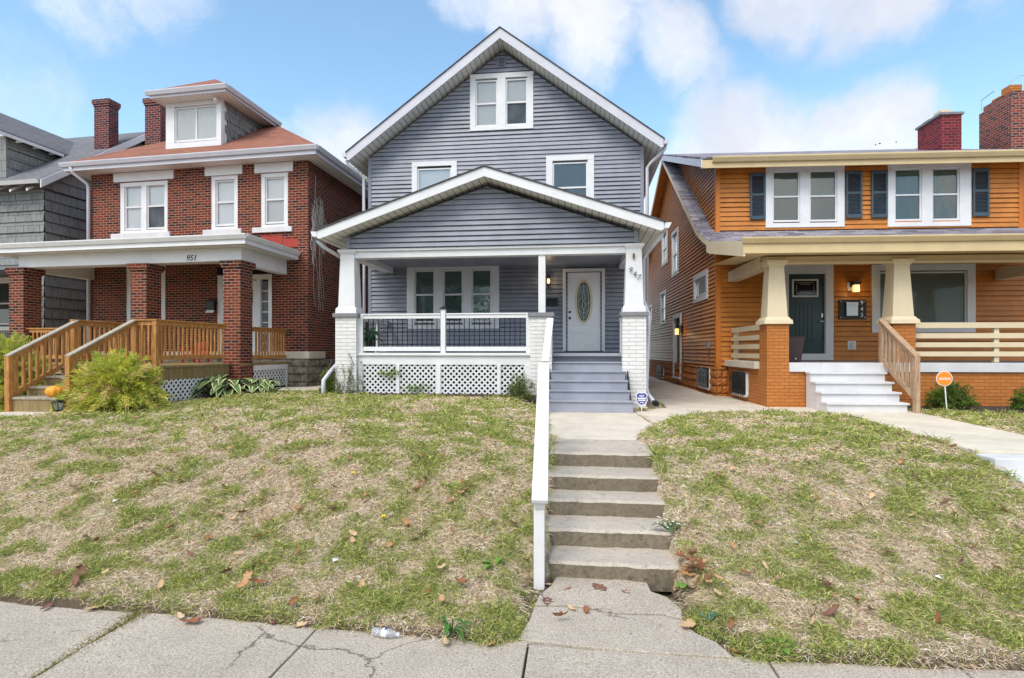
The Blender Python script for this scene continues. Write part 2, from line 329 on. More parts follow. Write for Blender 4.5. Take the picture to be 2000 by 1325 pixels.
def uvs(me, r):
    n = len(me.loops)
    if not n: return
    co = np.empty(len(me.vertices)*3); me.vertices.foreach_get('co', co); co = co.reshape(-1, 3)+np.array(r)
    nr = np.empty(len(me.polygons)*3); me.polygons.foreach_get('normal', nr); nr = nr.reshape(-1, 3)
    tot = np.empty(len(me.polygons), int); me.polygons.foreach_get('loop_total', tot)
    vi = np.empty(n, int); me.loops.foreach_get('vertex_index', vi)
    N = np.repeat(nr, tot, 0); P = co[vi]
    T = np.stack([-N[:, 1], N[:, 0], np.zeros(n)], 1); L = np.linalg.norm(T, axis=1); fl = L < .12
    T = T/np.maximum(L, 1e-6)[:, None]; B = np.cross(N, T)
    u = (P*T).sum(1); v = (P*B).sum(1); u[fl] = P[fl, 0]; v[fl] = P[fl, 1]
    lay = me.uv_layers.new(name='uv'); lay.data.foreach_set('uv', np.stack([u, v], 1).ravel())
def siding(mb, place, z0, z1, lo, hi, holes=(), course=.112, lip=.024, notch=.015, rec=-.022, brk=()):
    zs = {z0, z1, *[z for z in brk if z0 < z < z1]}
    k = 0
    while z0+k*course < z1:
        for dz in (0, notch):
            z = z0+k*course+dz
            if z0 < z < z1: zs.add(z)
        k += 1
    for h in holes:
        for z in (h[2], h[3]):
            if z0 < z < z1: zs.add(z)
    zs = sorted(zs); zs = [z for i, z in enumerate(zs) if i == 0 or z-zs[i-1] > 1e-5]
    def off(z, mid):
        kk = math.floor((mid-z0)/course+1e-6); t = z-z0-kk*course
        if mid-z0-kk*course < notch: return rec
        return lip*(1-(t-notch)/(course-notch))
    pt = None
    for a, c in zip(zs, zs[1:]):
        mid = (a+c)/2; A, B_ = lo(mid), hi(mid)
        if B_-A < 1e-3: continue
        cuts = sorted([(h[0], h[1]) for h in holes if h[2] < mid < h[3]])
        segs = []; x = 'lo'
        last = 'lo'
        for h0, h1 in cuts: segs.append((last, h0)); last = h1
        segs.append((last, 'hi'))
        oa, oc = off(a, mid), off(c, mid)
        for p, q in segs:
            xa0 = lo(a) if p == 'lo' else p; xa1 = hi(a) if q == 'hi' else q; xc0 = lo(c) if p == 'lo' else p; xc1 = hi(c) if q == 'hi' else q
            if (xa1-xa0 <= 0 and xc1-xc0 <= 0): continue
            xa1 = max(xa1, xa0); xc1 = max(xc1, xc0)
            mb.quad(place(xa0, oa, a), place(xa1, oa, a), place(xc1, oc, c), place(xc0, oc, c))
            if oc < 0 <= oa or (oc < 0): mb.quad(place(xc0, rec, c), place(xc1, rec, c), place(xc1, lip, c), place(xc0, lip, c))
            if oa < 0: mb.quad(place(xa0, 0., a), place(xa1, 0., a), place(xa1, rec, a), place(xa0, rec, a))
    return mb
def front(y): return lambda s_, o_, z: (s_, y-o_, z)
def sidel(x): return lambda s_, o_, z: (x-o_, s_, z)
def sider(x): return lambda s_, o_, z: (x+o_, s_, z)

def window(P, tf, plc, x0, x1, z0, z1, tr, panes, trim='trim', glass='glass', sillp=0., name='window', label=None, sash='trim', head=None, inset=-.045):
    """plc(s,off,z) maps along-wall coordinate, outward offset, height. panes: (xa,xb,za,zb,split z or None or 'v', top material, bottom material)"""
    def bx(mb, a, c, o0, o1, za, zb):
        p = [plc(a,o0,za),plc(c,o0,za),plc(c,o1,za),plc(a,o1,za),plc(a,o0,zb),plc(c,o0,zb),plc(c,o1,zb),plc(a,o1,zb)]
        mb.add(p, [(0,3,2,1),(4,5,6,7),(0,1,5,4),(1,2,6,5),(2,3,7,6),(3,0,4,7)])
    mb = MB(tf); ht = head or tr
    bx(mb, x0, x1, -.09, .042, z1-ht, z1); bx(mb, x0-sillp, x1+sillp, -.09, .042+sillp, z0, z0+tr*.8)
    xs = sorted([(p[0], p[1]) for p in panes]); edges = [x0]+[e for p in xs for e in p]+[x1]
    for i in range(0, len(edges), 2): bx(mb, edges[i], edges[i+1], -.09, .040, z0+tr*.8, z1-ht)
    f = mb.build(name, trim, P, label, bevel=.004)
    for xa, xb, za, zb, sp, mt, mbm in panes:
        s_ = MB(tf); w = .038
        if sp == 'v':
            xm = (xa+xb)/2; bx(s_, xm-.025, xm+.025, -.03, -.004, za, zb)
        elif sp: bx(s_, xa, xb, -.03, .004, sp-.022, sp+.022)
        bx(s_, xa, xa+w, -.04, .0, za, zb); bx(s_, xb-w, xb, -.04, .0, za, zb); bx(s_, xa+w, xb-w, -.04, .0, zb-w, zb); bx(s_, xa+w, xb-w, -.04, .0, za, za+w*1.3)
        s_.build('sash', sash, f)
        g = MB(tf); g.quad(plc(xa+.02, -.028, za+.02), plc(xb-.02, -.028, za+.02), plc(xb-.02, -.028, zb-.02), plc(xa+.02, -.028, zb-.02)); g.build('pane', glass, f)
        if sp == 'v': parts = [(xa, (xa+xb)/2, za, zb, mt), ((xa+xb)/2, xb, za, zb, mbm)]
        elif sp and mt != mbm: parts = [(xa, xb, sp, zb, mt), (xa, xb, za, sp, mbm)]
        else: parts = [(xa, xb, za, zb, mt)]
        for i, (a, c, d, e, mm) in enumerate(parts):
            q = MB(tf); oo = -.056-.002*i; q.quad(plc(a, oo, d), plc(c, oo, d), plc(c, oo, e), plc(a, oo, e)); q.build('blind', mm, f)  # the dark sheets paint the unlit room's shade; no blind hangs there
    return f
def text(s_, size, place, name, m, parent, shear=0., depth=.006, bold=.012):
    """flat raised characters; place(u,v,w) maps text plane to house coordinates"""
    cu = bpy.data.curves.new('t', 'FONT'); cu.body = s_; cu.size = size; cu.shear = shear; cu.extrude = depth/2; cu.align_x = 'CENTER'; cu.align_y = 'CENTER'; cu.offset = size*bold
    o = bpy.data.objects.new('t', cu); COL.objects.link(o); dg = bpy.context.evaluated_depsgraph_get(); me0 = bpy.data.meshes.new_from_object(o.evaluated_get(dg))
    mb = MB(); mb.v = [place(v.co.x, v.co.y, v.co.z) for v in me0.vertices]; mb.f = [tuple(p.vertices) for p in me0.polygons]
    bpy.data.objects.remove(o); bpy.data.curves.remove(cu); bpy.data.meshes.remove(me0)
    return mb.build(name, m, parent)
def lattice(mb, x0, x1, z0, z1, y, pitch=.105, w=.034, plc=None):
    plc = plc or (lambda a, o, z: (a, y-o, z)); H = z1-z0
    for sgn, off in ((1, .0), (-1, .009)):
        k = -H if sgn > 0 else 0.; c0 = x0-H if sgn > 0 else x0; end = x1 if sgn > 0 else x1+H; c = c0
        while c < end:
            # line x = c + sgn*(z-z0); clip strip to the rectangle
            ww = w*1.414/2
            poly = [(c-ww, 0.), (c+ww, 0.), (c+ww+sgn*H, H), (c-ww+sgn*H, H)]
            for ax, lim, keep in ((0, x0, 1), (0, x1, -1)):
                outp = []
                for i in range(len(poly)):
                    p, q = poly[i], poly[(i+1) % len(poly)]; ip = (p[0]-lim)*keep >= 0; iq = (q[0]-lim)*keep >= 0
                    if ip: outp.append(p)
                    if ip != iq:
                        t = (lim-p[0])/(q[0]-p[0]); outp.append((lim, p[1]+t*(q[1]-p[1])))
                poly = outp
                if not poly: break
            if len(poly) > 2:
                n = len(poly); fr = [plc(p[0], .006-off, z0+p[1]) for p in poly]; bk = [plc(p[0], -.003-off, z0+p[1]) for p in poly]
                mb.add(fr+bk, [tuple(range(n)), tuple(range(n, 2*n))[::-1]]+[(i, (i+1) % n, (i+1) % n+n, i+n) for i in range(n)])
            c += pitch
    return mb
def foliage(name, m, P, Dv, Ln, Wd, Cc, parent=None, root=None, bend=.25, **kw):
    """numpy leaf blades: base P, direction Dv, length, width, colour per leaf"""
    n = len(P); Dv = Dv/np.maximum(np.linalg.norm(Dv, axis=1), 1e-6)[:, None]
    rnd = rng.normal(size=(n, 3)); S = np.cross(Dv, rnd); S /= np.maximum(np.linalg.norm(S, axis=1), 1e-6)[:, None]
    U = np.cross(S, Dv); U *= np.where(U[:, 2:3] < 0, -1, 1)
    L = Ln[:, None]; Wn = Wd[:, None]
    a = P; mid = P+Dv*L*.5+U*L*bend*.4; tip = P+Dv*L-np.array([[0, 0, 1]])*L*bend*.5
    r = np.array(root if root is not None else (tuple(parent['root']) if parent is not None else (0, 0, 0)), float)
    V = np.stack([a, mid+S*Wn*.5, tip, mid-S*Wn*.5], 1).reshape(-1, 3)-r
    me = bpy.data.meshes.new(name); me.vertices.add(4*n); me.vertices.foreach_set('co', V.ravel())
    me.loops.add(6*n); base = np.arange(n)[:, None]*4; idx = (base+np.array([[0, 1, 3, 1, 2, 3]])).ravel(); me.loops.foreach_set('vertex_index', idx)
    me.polygons.add(2*n); me.polygons.foreach_set('loop_start', np.arange(2*n)*3); me.polygons.foreach_set('loop_total', np.full(2*n, 3)); me.update(calc_edges=True)
    at = me.color_attributes.new('col', 'FLOAT_COLOR', 'POINT'); C4 = np.ones((4*n, 4)); C4[:, :3] = np.repeat(Cc, 4, 0); at.data.foreach_set('color', C4.ravel())
    me.materials.append(M[m]); o = bpy.data.objects.new(name, me); COL.objects.link(o); o['root'] = [float(v) for v in r]
    if parent is not None: o.parent = parent
    else: o.location = tuple(r)
    return tagobj(o, **kw)
def mixcol(n, cols, w=None, j=.18):
    cols = np.array(cols); k = rng.choice(len(cols), n, p=w); return np.clip(cols[k]*(1+rng.normal(size=(n, 1))*j), .004, 1)

# ============================================================ ground and paths
PATHS = dict(
 landing=[(-.45,8.12),(.80,8.12),(1.22,9.62),(1.08,11.5),(-.60,11.5)],
 side=[(1.245,9.66),(1.62,10.35),(2.1,11.0),(2.8,11.72),(3.8,11.72),(4.95,11.45),(4.95,13.4),(4.2,13.6),(3.9,16.0),(3.2,40),(1.95,40),(1.9,15),(1.85,12.9),(1.62,12.2),(1.30,11.55),(1.10,11.5)],
 neighbour=[(4.72,7.36),(6.15,7.36),(6.60,12.7),(5.0,12.9),(4.96,11.4)],
 left=[(-10.5,9.15),(-8.95,9.15),(-9.25,8.55),(-9.75,8.1),(-10.9,7.6),(-12.5,7.6),(-12,9.15)],
 strip=[(-8.3,12.9),(-6.1,13.0),(-5.95,13.9),(-6.2,30),(-7.2,30),(-7.3,14.7),(-8.1,14.3)],
)
def inpoly(X, Y, poly):
    X = np.asarray(X); Y = np.asarray(Y); r = np.zeros(X.shape, bool); n = len(poly)
    for i in range(n):
        x0, y0 = poly[i]; x1, y1 = poly[(i+1) % n]
        c = ((y0 > Y) != (y1 > Y)); xi = x0+(Y-y0)*(x1-x0)/((y1-y0) if y1 != y0 else 1e-9); r ^= c & (X < xi)
    return r
def vnoise(X, Y, s, seed):
    """smooth value noise in numpy"""
    x = np.asarray(X)*s+seed*17.3; y = np.asarray(Y)*s+seed*9.1; xi = np.floor(x).astype(int); yi = np.floor(y).astype(int); fx = x-xi; fy = y-yi
    def h(a, c): return np.modf(np.abs(np.sin(a*127.1+c*311.7+seed*13.7)*43758.5453))[0]
    fx = fx*fx*(3-2*fx); fy = fy*fy*(3-2*fy)
    return (h(xi, yi)*(1-fx)+h(xi+1, yi)*fx)*(1-fy)+(h(xi, yi+1)*(1-fx)+h(xi+1, yi+1)*fx)*fy
def fbm(X, Y, s, seed, o=4):
    r = 0; a = .5
    for i in range(o): r = r+a*vnoise(X, Y, s*2**i, seed+i); a *= .5
    return r/(1-.5**o)
def swedge(X):      # where the grass meets the sidewalk
    X = np.asarray(X, float); e = np.interp(X, [-40, -4.9, -2.5, -.75, -.55, .95, 1.2, 2.9, 40], [4.3, 4.28, 4.14, 4.04, 4.02, 4.02, 4.02, 4.1, 4.15])
    return e+.07*(fbm(X, X*0, 2.2, 3)-.5)
def sst(x, a, c): t = np.clip((x-a)/(c-a), 0, 1); return t*t*(3-2*t)
def gz(X, Y):
    X = np.asarray(X, float); Y = np.asarray(Y, float); e = swedge(X); Yr = Y-(e-4.05)*np.clip((5.5-Y)/1.5, 0, 1)
    L = np.interp(Yr, [-1e3, .3, .31, 3.95, 4.02, 4.10, 4.6, 5.2, 5.65, 6.1, 6.6, 7.1, 8, 10, 12, 17, 60], [-.32, -.32, -.04, -.04, -.03, .045, .10, .23, .39, .56, .73, .86, .96, 1.06, 1.13, 1.12, 1.1])
    Rr = np.interp(Yr, [-1e3, .3, .31, 3.95, 4.02, 4.10, 4.6, 5.2, 5.65, 6.1, 6.6, 7.1, 8, 12, 60], [-.32, -.32, -.04, -.04, -.03, .045, .09, .20, .35, .51, .68, .82, .885, .90, .9])
    w = sst(X, -1.45, -.62); z = L*(1-w)+Rr*w
    fl = sst(-X, 7., 8.6)*sst(Y, 8, 10); z = z*(1-fl)+np.minimum(z, 1.0)*fl
    lawn = sst(Y, 4.05, 4.3); z = z+lawn*(.05*(fbm(X, Y, 1.3, 5)-.5)+.035*(fbm(X, Y, 7., 8)-.5))
    nb = sst(5.3-Y, 0, .3)*(Y > 3.9); xe = np.interp(Y, [4.0, 4.25, 4.5, 4.75, 5.2], [1.02, .94, .78, .66, .62])
    z = np.where(X > .2, -.035+(z+.035)*(1-nb*(1-sst(X-xe, -.06, .42))), -.035+(z+.035)*(1-nb*(1-sst(-.38-X, -.05, .32))))
    for p in PATHS.values(): z = np.where(inpoly(X, Y, p), np.minimum(z, .80), z)
    st = (X > np.where(Y < 5.6, -.22, -.33)) & (X < .86) & (Y > 4.85) & (Y < 8.15); z = np.where(st, np.minimum(z, np.interp(Y, [4.85, 5.2, 5.64, 6.11, 6.53, 7.04, 8.15], [-.12, -.12, -.05, .12, .28, .45, .6])), z)
    z = np.where((X > -.24) & (X < .88) & (Y > 4.6) & (Y < 5.3), np.minimum(z, .012), z)
    st2 = (X > 4.72) & (X < 6.2) & (Y > 5.3) & (Y < 7.4); z = np.where(st2, np.minimum(z, np.interp(Y, [5.3, 7.4], [-.05, .6])), z)
    ap = (X > -9) & (X < -8) & (X > -.40) & (X < np.interp(Y, [4.0, 4.6, 4.9], [.95, .70, .62])) & (Y > 3.9) & (Y < 5.0); z = np.where(ap, np.minimum(z, -.04), z)
    return z
def axis(fine0, fine1, st, far):
    a = list(np.arange(fine0, fine1+1e-6, st)); s_ = st; x = fine1
    while x < far: s_ *= 1.35; x += s_; a.append(x)
    s_ = st; x = fine0
    while x > -far: s_ *= 1.35; x -= s_; a.insert(0, x)
    return np.array(a)
gx = axis(-11, 8, .07, 900); gy = axis(3.8, 13.2, .07, 900); GX, GY = np.meshgrid(gx, gy); GZ = gz(GX, GY)
me = bpy.data.meshes.new('ground'); nx, ny = len(gx), len(gy); vid = np.arange(nx*ny).reshape(ny, nx)
me.from_pydata(np.stack([GX, GY, GZ], -1).reshape(-1, 3).tolist(), [], np.stack([vid[:-1, :-1], vid[:-1, 1:], vid[1:, 1:], vid[1:, :-1]], -1).reshape(-1, 4).tolist()); uvs(me, (0, 0, 0)); me.polygons.foreach_set('use_smooth', [True]*len(me.polygons))
def gcol(q, uv, ob):
    n1 = q.noise(ob, 1.2, 7, .65); n2 = q.noise(ob, 26, 6, .8); n3 = q.noise(q.scale(ob, (90, 60, 60)), 1., 3, .8)
    c = q.mix(q.ramp(n2, .34, .56), (.16, .11, .07), (.66, .52, .38)); c = q.mix(q.math('MULTIPLY', q.ramp(n1, .45, .62), .45), c, (.24, .25, .08)); c = q.mix(q.ramp(n3, .5, .75, 0, .6), c, (.80, .67, .50)); sz = q.n('ShaderNodeSeparateXYZ'); q.put(sz.inputs[0], ob); c = q.mix(q.ramp(sz.outputs[2], .085, .02, 0, .85), c, (.075, .052, .034))
    return (c, (q.math('ADD', n2, n3), 1., .02))
me.materials.append(mat('dry lawn soil', gcol, .95)); o = bpy.data.objects.new('ground', me); COL.objects.link(o); tagobj(o, kind='structure')

def slab(name, poly, zt, m, th=.2, zf=None, parent=None, **kw):
    zf = zf or (lambda x, y: zt); mb = MB(); n = len(poly)
    top = [(x, y, zf(x, y)) for x, y in poly]; bot = [(x, y, zf(x, y)-th) for x, y in poly]
    mb.add(top+bot, [tuple(range(n)), tuple(range(n, 2*n))[::-1]]+[(i, i+n, (i+1) % n+n, (i+1) % n) for i in range(n)]); return mb.build(name, m, parent, bevel=.012, **kw)
# sidewalk flags with joints and cracks (each flag's edge wanders a little)
def wav(a, c, n, amp, seed): 
    return [(a[0]+(c[0]-a[0])*i/n+amp*(vnoise(i*.9, 0., 1, seed)-.5)*(0 < i < n), a[1]+(c[1]-a[1])*i/n+amp*(vnoise(i*.9, 5., 1, seed+2)-.5)*(0 < i < n)) for i in range(n+1)]
sw = MB(); jx = [-30, -26.5, -23, -19.5, -16, -12.2, -8.6, -6.6, -3.50, -1.97, -.36, 1.28, 3.0, 4.8, 6.6, 8.4, 10.2, 12, 15.5, 19, 23, 30]
for i, (a, c) in enumerate(zip(jx, jx[1:])):
    ga = .028 if a == -3.50 else .006; cf = float(swedge((a+c)/2))+.05
    n = 8; tilt = .012*(vnoise(i, 3., 1., 4)-.5)
    bottom = [(a+ga, 1.9), (c-.006, 1.9)]; rt = wav((c-.006, 1.9), (c-.006, cf), n, .035 if c in (-1.97, -3.5) else .01, i); tp = wav((c-.006, cf), (a+ga, cf), n, .07, i+30); lf = wav((a+ga, cf), (a+ga, 1.9), n, .03 if a in (-1.97, -3.5) else .01, i-1)
    P_ = bottom[:1]+rt+tp[1:]+lf[1:-1]; m_ = len(P_); top = [(x, y, .0+tilt) for x, y in P_]; bt = [(x, y, -.12) for x, y in P_]
    sw.add(top+bt, [tuple(range(m_)), tuple(range(m_, 2*m_))[::-1]]+[(k, k+m_, (k+1) % m_+m_, (k+1) % m_) for k in range(m_)])
sw.build('sidewalk', 'walkc', kind='structure', bevel=.008)
# cracked apron between sidewalk and the steps (two broken pieces)
ap1 = [(-.44, 4.1), (.35, 4.03), (1.05, 4.03), (.98, 4.22), (.86, 4.34), (.80, 4.52), (.66, 4.60), (.50, 4.585), (.30, 4.57), (.12, 4.63), (-.05, 4.66), (-.22, 4.65), (-.36, 4.64), (-.38, 4.4)]
ap2 = [(-.355, 4.652), (-.22, 4.662), (-.05, 4.672), (.12, 4.642), (.30, 4.582), (.50, 4.597), (.66, 4.612), (.80, 4.54), (.82, 4.72), (.74, 4.92), (.62, 5.02), (.60, 5.3), (-.20, 5.3), (-.24, 5.05), (-.33, 4.85)]
mb = MB()
for P_, z in ((ap1, .012), (ap2, .024)):
    m_ = len(P_); mb.add([(x, y, z) for x, y in P_]+[(x, y, -.12) for x, y in P_], [tuple(range(m_)), tuple(range(m_, 2*m_))[::-1]]+[(k, k+m_, (k+1) % m_+m_, (k+1) % m_) for k in range(m_)])
mb.build('path', 'walkc', kind='structure', bevel=.006)
slab('path', PATHS['landing'], .905, 'newconc', kind='structure', zf=lambda x, y: .862+.04*min(1, max(0, (y-8.12)/3.2)))
slab('path', PATHS['side'][:6]+[(4.95, 12.35), (2.9, 12.5), (1.9, 12.4), (1.62, 12.2), (1.30, 11.55), (1.10, 11.5)], .90, 'newconc', kind='structure')
slab('path', [(2.9, 12.512), (4.95, 12.362), (4.95, 13.4), (4.2, 13.6), (3.9, 16.0), (3.2, 40), (1.95, 40), (1.9, 15), (1.88, 12.42)], .897, 'newconc', kind='structure', zf=lambda x, y: .897-.0*y)
slab('path', PATHS['neighbour'], .91, 'whiteconc', kind='structure')
slab('path', PATHS['left'], 1.01, 'newconc', kind='structure')
slab('path', PATHS['strip'], 1.13, 'newconc', kind='structure')
kb = MB(); kb.box(-60, 60, .16, .34, -.3, -.01); kb.build('kerb', 'walkc', kind='structure', bevel=.015)
rd = MB(); rd.quad((-300, -8.5, -.145), (300, -8.5, -.145), (300, .158, -.145), (-300, .158, -.145)); rd.build('road', 'asphalt', kind='structure')

# ============================================================ concrete steps up the bank
def worn_step(parent, x0, x1, y0, y1, zt, rise, name, mtop, mfront, seed, worn=.07):
    """a step block with an irregular chipped nosing"""
    n = 22; mb = MB(); mf = MB(); xs = np.linspace(x0, x1, n+1)
    nose = [y0+worn*(fbm(x, seed, 6., seed, 3)-.5) for x in xs]; drop = [.012*fbm(x, seed, 9., seed+4, 3) for x in xs]
    for i in range(n):
        a, c = xs[i], xs[i+1]; f0, f1, d0, d1 = nose[i], nose[i+1], drop[i], drop[i+1]
        mb.quad((a, f0+.03, zt), (c, f1+.03, zt), (c, y1, zt), (a, y1, zt)); mb.quad((a, f0, zt-.018-d0), (c, f1, zt-.018-d1), (c, f1+.03, zt), (a, f0+.03, zt))
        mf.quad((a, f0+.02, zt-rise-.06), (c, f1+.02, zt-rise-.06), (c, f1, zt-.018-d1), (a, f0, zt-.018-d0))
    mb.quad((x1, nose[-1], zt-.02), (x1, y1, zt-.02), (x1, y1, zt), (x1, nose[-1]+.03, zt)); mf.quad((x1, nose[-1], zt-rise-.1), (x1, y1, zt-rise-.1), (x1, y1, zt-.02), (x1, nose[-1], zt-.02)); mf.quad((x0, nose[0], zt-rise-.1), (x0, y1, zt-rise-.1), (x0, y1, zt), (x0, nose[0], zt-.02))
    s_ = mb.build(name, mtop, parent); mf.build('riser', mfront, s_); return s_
cs = thing('concrete_steps', (.3, 5.2, 0), 'worn grey concrete steps with stained risers climbing the lawn bank', 'steps')
SY = [(5.21, .17, .93), (5.64, .34, .92), (6.11, .51, .92), (6.53, .68, .90), (7.04, .85, .90)]
for i, (y, z, xr) in enumerate(SY):
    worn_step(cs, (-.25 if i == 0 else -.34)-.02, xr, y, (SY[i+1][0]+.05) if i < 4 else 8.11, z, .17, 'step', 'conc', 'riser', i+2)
ws = thing('white_steps', (5.4, 6.5, 0), 'white painted concrete steps at the right edge, below the pale path', 'steps')
for i, (y, z) in enumerate([(5.2, .19), (5.65, .36), (6.12, .53), (6.58, .71), (7.02, .885)]):
    m_ = MB(); m_.box(4.76-.02*i, 6.12, y, y+.56 if i < 4 else 7.352, z-.30, z); m_.build('step', 'whitestep', ws, bevel=.012)

# white handrail beside the concrete steps
hr = thing('handrail', (-.35, 5.1, .1), 'long white wooden handrail beside the concrete steps, on two posts', 'handrail')
m_ = MB(); m_.bar((-.34, 4.98, .775), (-.46, 7.55, 1.93), .145, .045); m_.bar((-.34, 5.01, .73), (-.46, 7.5, 1.87), .09, .09); m_.build('rail', 'trim', hr, bevel=.008)
for x, y, z0, z1 in ((-.35, 5.08, -.02, .74), (-.455, 7.42, .8, 1.83)):
    m_ = MB(); m_.box(x-.048, x+.048, y-.048, y+.048, z0, z1); m_.build('post', 'trim', hr, bevel=.006)

# ============================================================ grey-blue house
T = ident; G = thing('gray_house', (-2.04, 15.1, 1.1), 'blue grey gabled house with white trim and front porch, in the middle', 'house')
XL, XR, YW = -5.76, 1.68, 15.1
zroof = lambda x: 10.48-.737*abs(x+2.03)
holes = [(-4.48, -2.30, 2.86, 4.33), (-.29, .56, 2.0, 4.18), (-4.40, -3.38, 5.7, 7.10), (-.72, .26, 5.7, 7.12), (-2.78, -1.33, 8.1, 9.42)]
zl = lambda z: max(XL+.09, -2.03-(10.13-z)/.737); zh = lambda z: min(XR-.09, -2.03+(10.13-z)/.737)
mb = MB(); siding(mb, front(YW), 2.06, 10.13, zl, zh, holes, .112, brk=(7.5, 7.44, 7.6, 10.12)); mb.build('siding', 'siding', G)
core = MB(); core.prism([(XL, YW+.3, .9), (XR, YW+.3, .9), (XR, YW+.3, 7.3), (-2.03, YW+.3, 10.1), (XL, YW+.3, 7.3)], (0, 12.5, 0)); core.build('wall', 'siding', G)
for a, c in ((XL, XL+.09), (XR-.09, XR)):
    m_ = MB(); m_.box(a, c, YW-.025, YW+.3, 1.2, 7.42); m_.build('corner_board', 'greytrim', G)
m_ = MB(); m_.box(XL+.02, XR-.02, YW+.0, YW+.3, .9, 2.05); m_.build('foundation', 'capgrey', G)
# main roof
def gable(P, tf, cx, zr, hw, sl, y0, y1, fd, m_roof, soffm, wall_hw, fasm='alu', back=True, zin=None):
    ze = zr-sl*hw; th = .05
    for s_ in (-1, 1):
        mb = MB(tf); poly = [(cx, y0-.02, zr+.028), (cx+s_*(hw+.03), y0-.02, ze+.028-sl*.03), (cx+s_*(hw+.03), y0-.03, ze-sl*.03), (cx, y0-.03, zr)]
        mb.prism(poly, (0, y1-y0+.03, 0)); mb.build('roof', m_roof, P)
        mb = MB(tf); mb.prism([(cx, y0, zr-.004), (cx+s_*hw, y0, ze-.004), (cx+s_*hw, y0, ze-fd*.8), (cx+s_*(hw-.06), y0, ze-fd+.06*sl), (cx, y0, zr-fd)], (0, .035, 0)); mb.build('fascia', fasm, P)
        mb = MB(tf); d = fd-.02; mb.prism([(cx, y0+.036, zr-d), (cx+s_*(hw-.02), y0+.036, ze-d), (cx+s_*(hw-.02), y0+.036, ze-d+.02), (cx, y0+.036, zr-d+.02)], (0, y1-y0-.036, 0)); mb.build('soffit', soffm, P)
        # side gutter
        x = cx+s_*(hw+.07); mb = MB(tf); mb.prism([(x-.06*s_, y0+.01, ze-.13), (x+.03*s_, y0+.01, ze-.13), (x+.085*s_, y0+.01, ze-.02), (x-.06*s_, y0+.01, ze-.02)], (0, y1-y0-.05, 0)); mb.build('gutter', fasm, P)
gable(G, T, -2.03, 10.48, 4.14, .737, 14.58, 28, .27, 'dshing', 'soffv', 3.72)
# windows, door
window(G, T, front(YW), -4.66, -2.12, 2.70, 4.51, .13, [(-4.45, -3.89, 2.87, 4.30, 3.63, 'gblind', 'gshade'), (-3.65, -3.11, 2.87, 4.30, 3.63, 'gblind', 'gshade'), (-2.87, -2.33, 2.87, 4.30, 3.63, 'gblind', 'gshade')], head=.2)
window(G, T, front(YW), -4.52, -3.27, 5.6, 7.24, .12, [(-4.37, -3.42, 5.75, 7.07, 6.4, 'shade', 'shade')], glass='glass_hi')
window(G, T, front(YW), -.86, .40, 5.6, 7.27, .14, [(-.69, .23, 5.75, 7.09, 6.42, 'dark_room', 'dark_room')], glass='glass_hi')
window(G, T, front(YW), -2.91, -1.20, 8.02, 9.54, .13, [(-2.76, -2.17, 8.13, 9.38, 8.75, 'blind', 'blind'), (-1.94, -1.36, 8.13, 9.38, 8.75, 'blind', 'lace')], glass='glass_lo')
m_ = MB(); m_.box(-2.17, -1.93, 15.05, 15.11, 9.69, 9.98); 
v = m_.build('gable_vent', 'greytrim', G, bevel=.01); m_ = MB(); m_.box(-2.135, -1.965, 15.046, 15.05, 9.72, 9.95); dk = m_.build('opening', 'dark', v)
m_ = MB()
for i in range(6): z = 9.73+i*.037; m_.prism([(-2.135, 15.026, z), (-2.135, 15.045, z+.028), (-2.135, 15.045, z+.033), (-2.135, 15.026, z+.005)], (.17, 0, 0))
m_.build('louvre', 'greytrim', v)
# front door with oval light
def door_slab(P, tf, x0, x1, z0, z1, y, m): return None
m_ = MB(); m_.box(-.42, -.34, 15.03, 15.2, 2.06, 4.27); m_.box(.60, .68, 15.03, 15.2, 2.06, 4.27); m_.box(-.34, .60, 15.03, 15.2, 4.19, 4.27); dr = m_.build('door_frame', 'trim', G, bevel=.006)
m_ = MB(); m_.box(-.40, .66, 14.98, 15.2, 2.056, 2.10); m_.build('threshold', 'pewter', dr)
m_ = MB(); m_.box(-.32, .585, 15.10, 15.14, 2.10, 4.17)
for a, c, d, e in ((-.19, .06, 2.28, 2.62), (.21, .46, 2.28, 2.62)):
    m_.box(a, c, 15.088, 15.1, d, d+.02); m_.box(a, c, 15.088, 15.1, e-.02, e); m_.box(a, a+.02, 15.088, 15.1, d, e); m_.box(c-.02, c, 15.088, 15.1, d, e); m_.box(a+.05, c-.05, 15.092, 15.1, d+.05, e-.05)
for a, c, d, e in ((-.20, .47, 2.78, 2.80), (-.20, .47, 4.0, 4.02)): m_.box(a, c, 15.09, 15.1, d, e)
door = m_.build('door', 'doorw', G, bevel=.004)
def ellring(cx, cz, a, bb, w, y0, y1, n=40):
    m_ = MB(); p = []
    for k in range(n):
        t = 2*math.pi*k/n; ct, st = math.cos(t), math.sin(t)
        for r, y in ((0, y0), (w, y0), (w, y1), (0, y1)): p.append((cx+(a+r)*ct, y, cz+(bb+r)*st))
    f = [];
    for k in range(n):
        for j in range(4): f.append((k*4+j, ((k+1) % n)*4+j, ((k+1) % n)*4+(j+1) % 4, k*4+(j+1) % 4))
    return m_.add(p, f)
ellring(.13, 3.40, .175, .52, .055, 15.075, 15.102).build('oval_frame', 'cream2', door)
m_ = MB(); m_.add([(.13+.178*math.cos(2*math.pi*k/36), 15.094, 3.40+.524*math.sin(2*math.pi*k/36)) for k in range(36)], [tuple(range(36))]); m_.build('oval_glass', mat('leaded glass', lambda q, uv, ob: q.mix(q.noise(ob, 9, 3), (.01, .035, .03), (.04, .10, .085)), .08, .6), door)
m_ = MB()
def came(pts): m_.tube([(x, 15.09, z) for x, z in pts], .0065, 5)
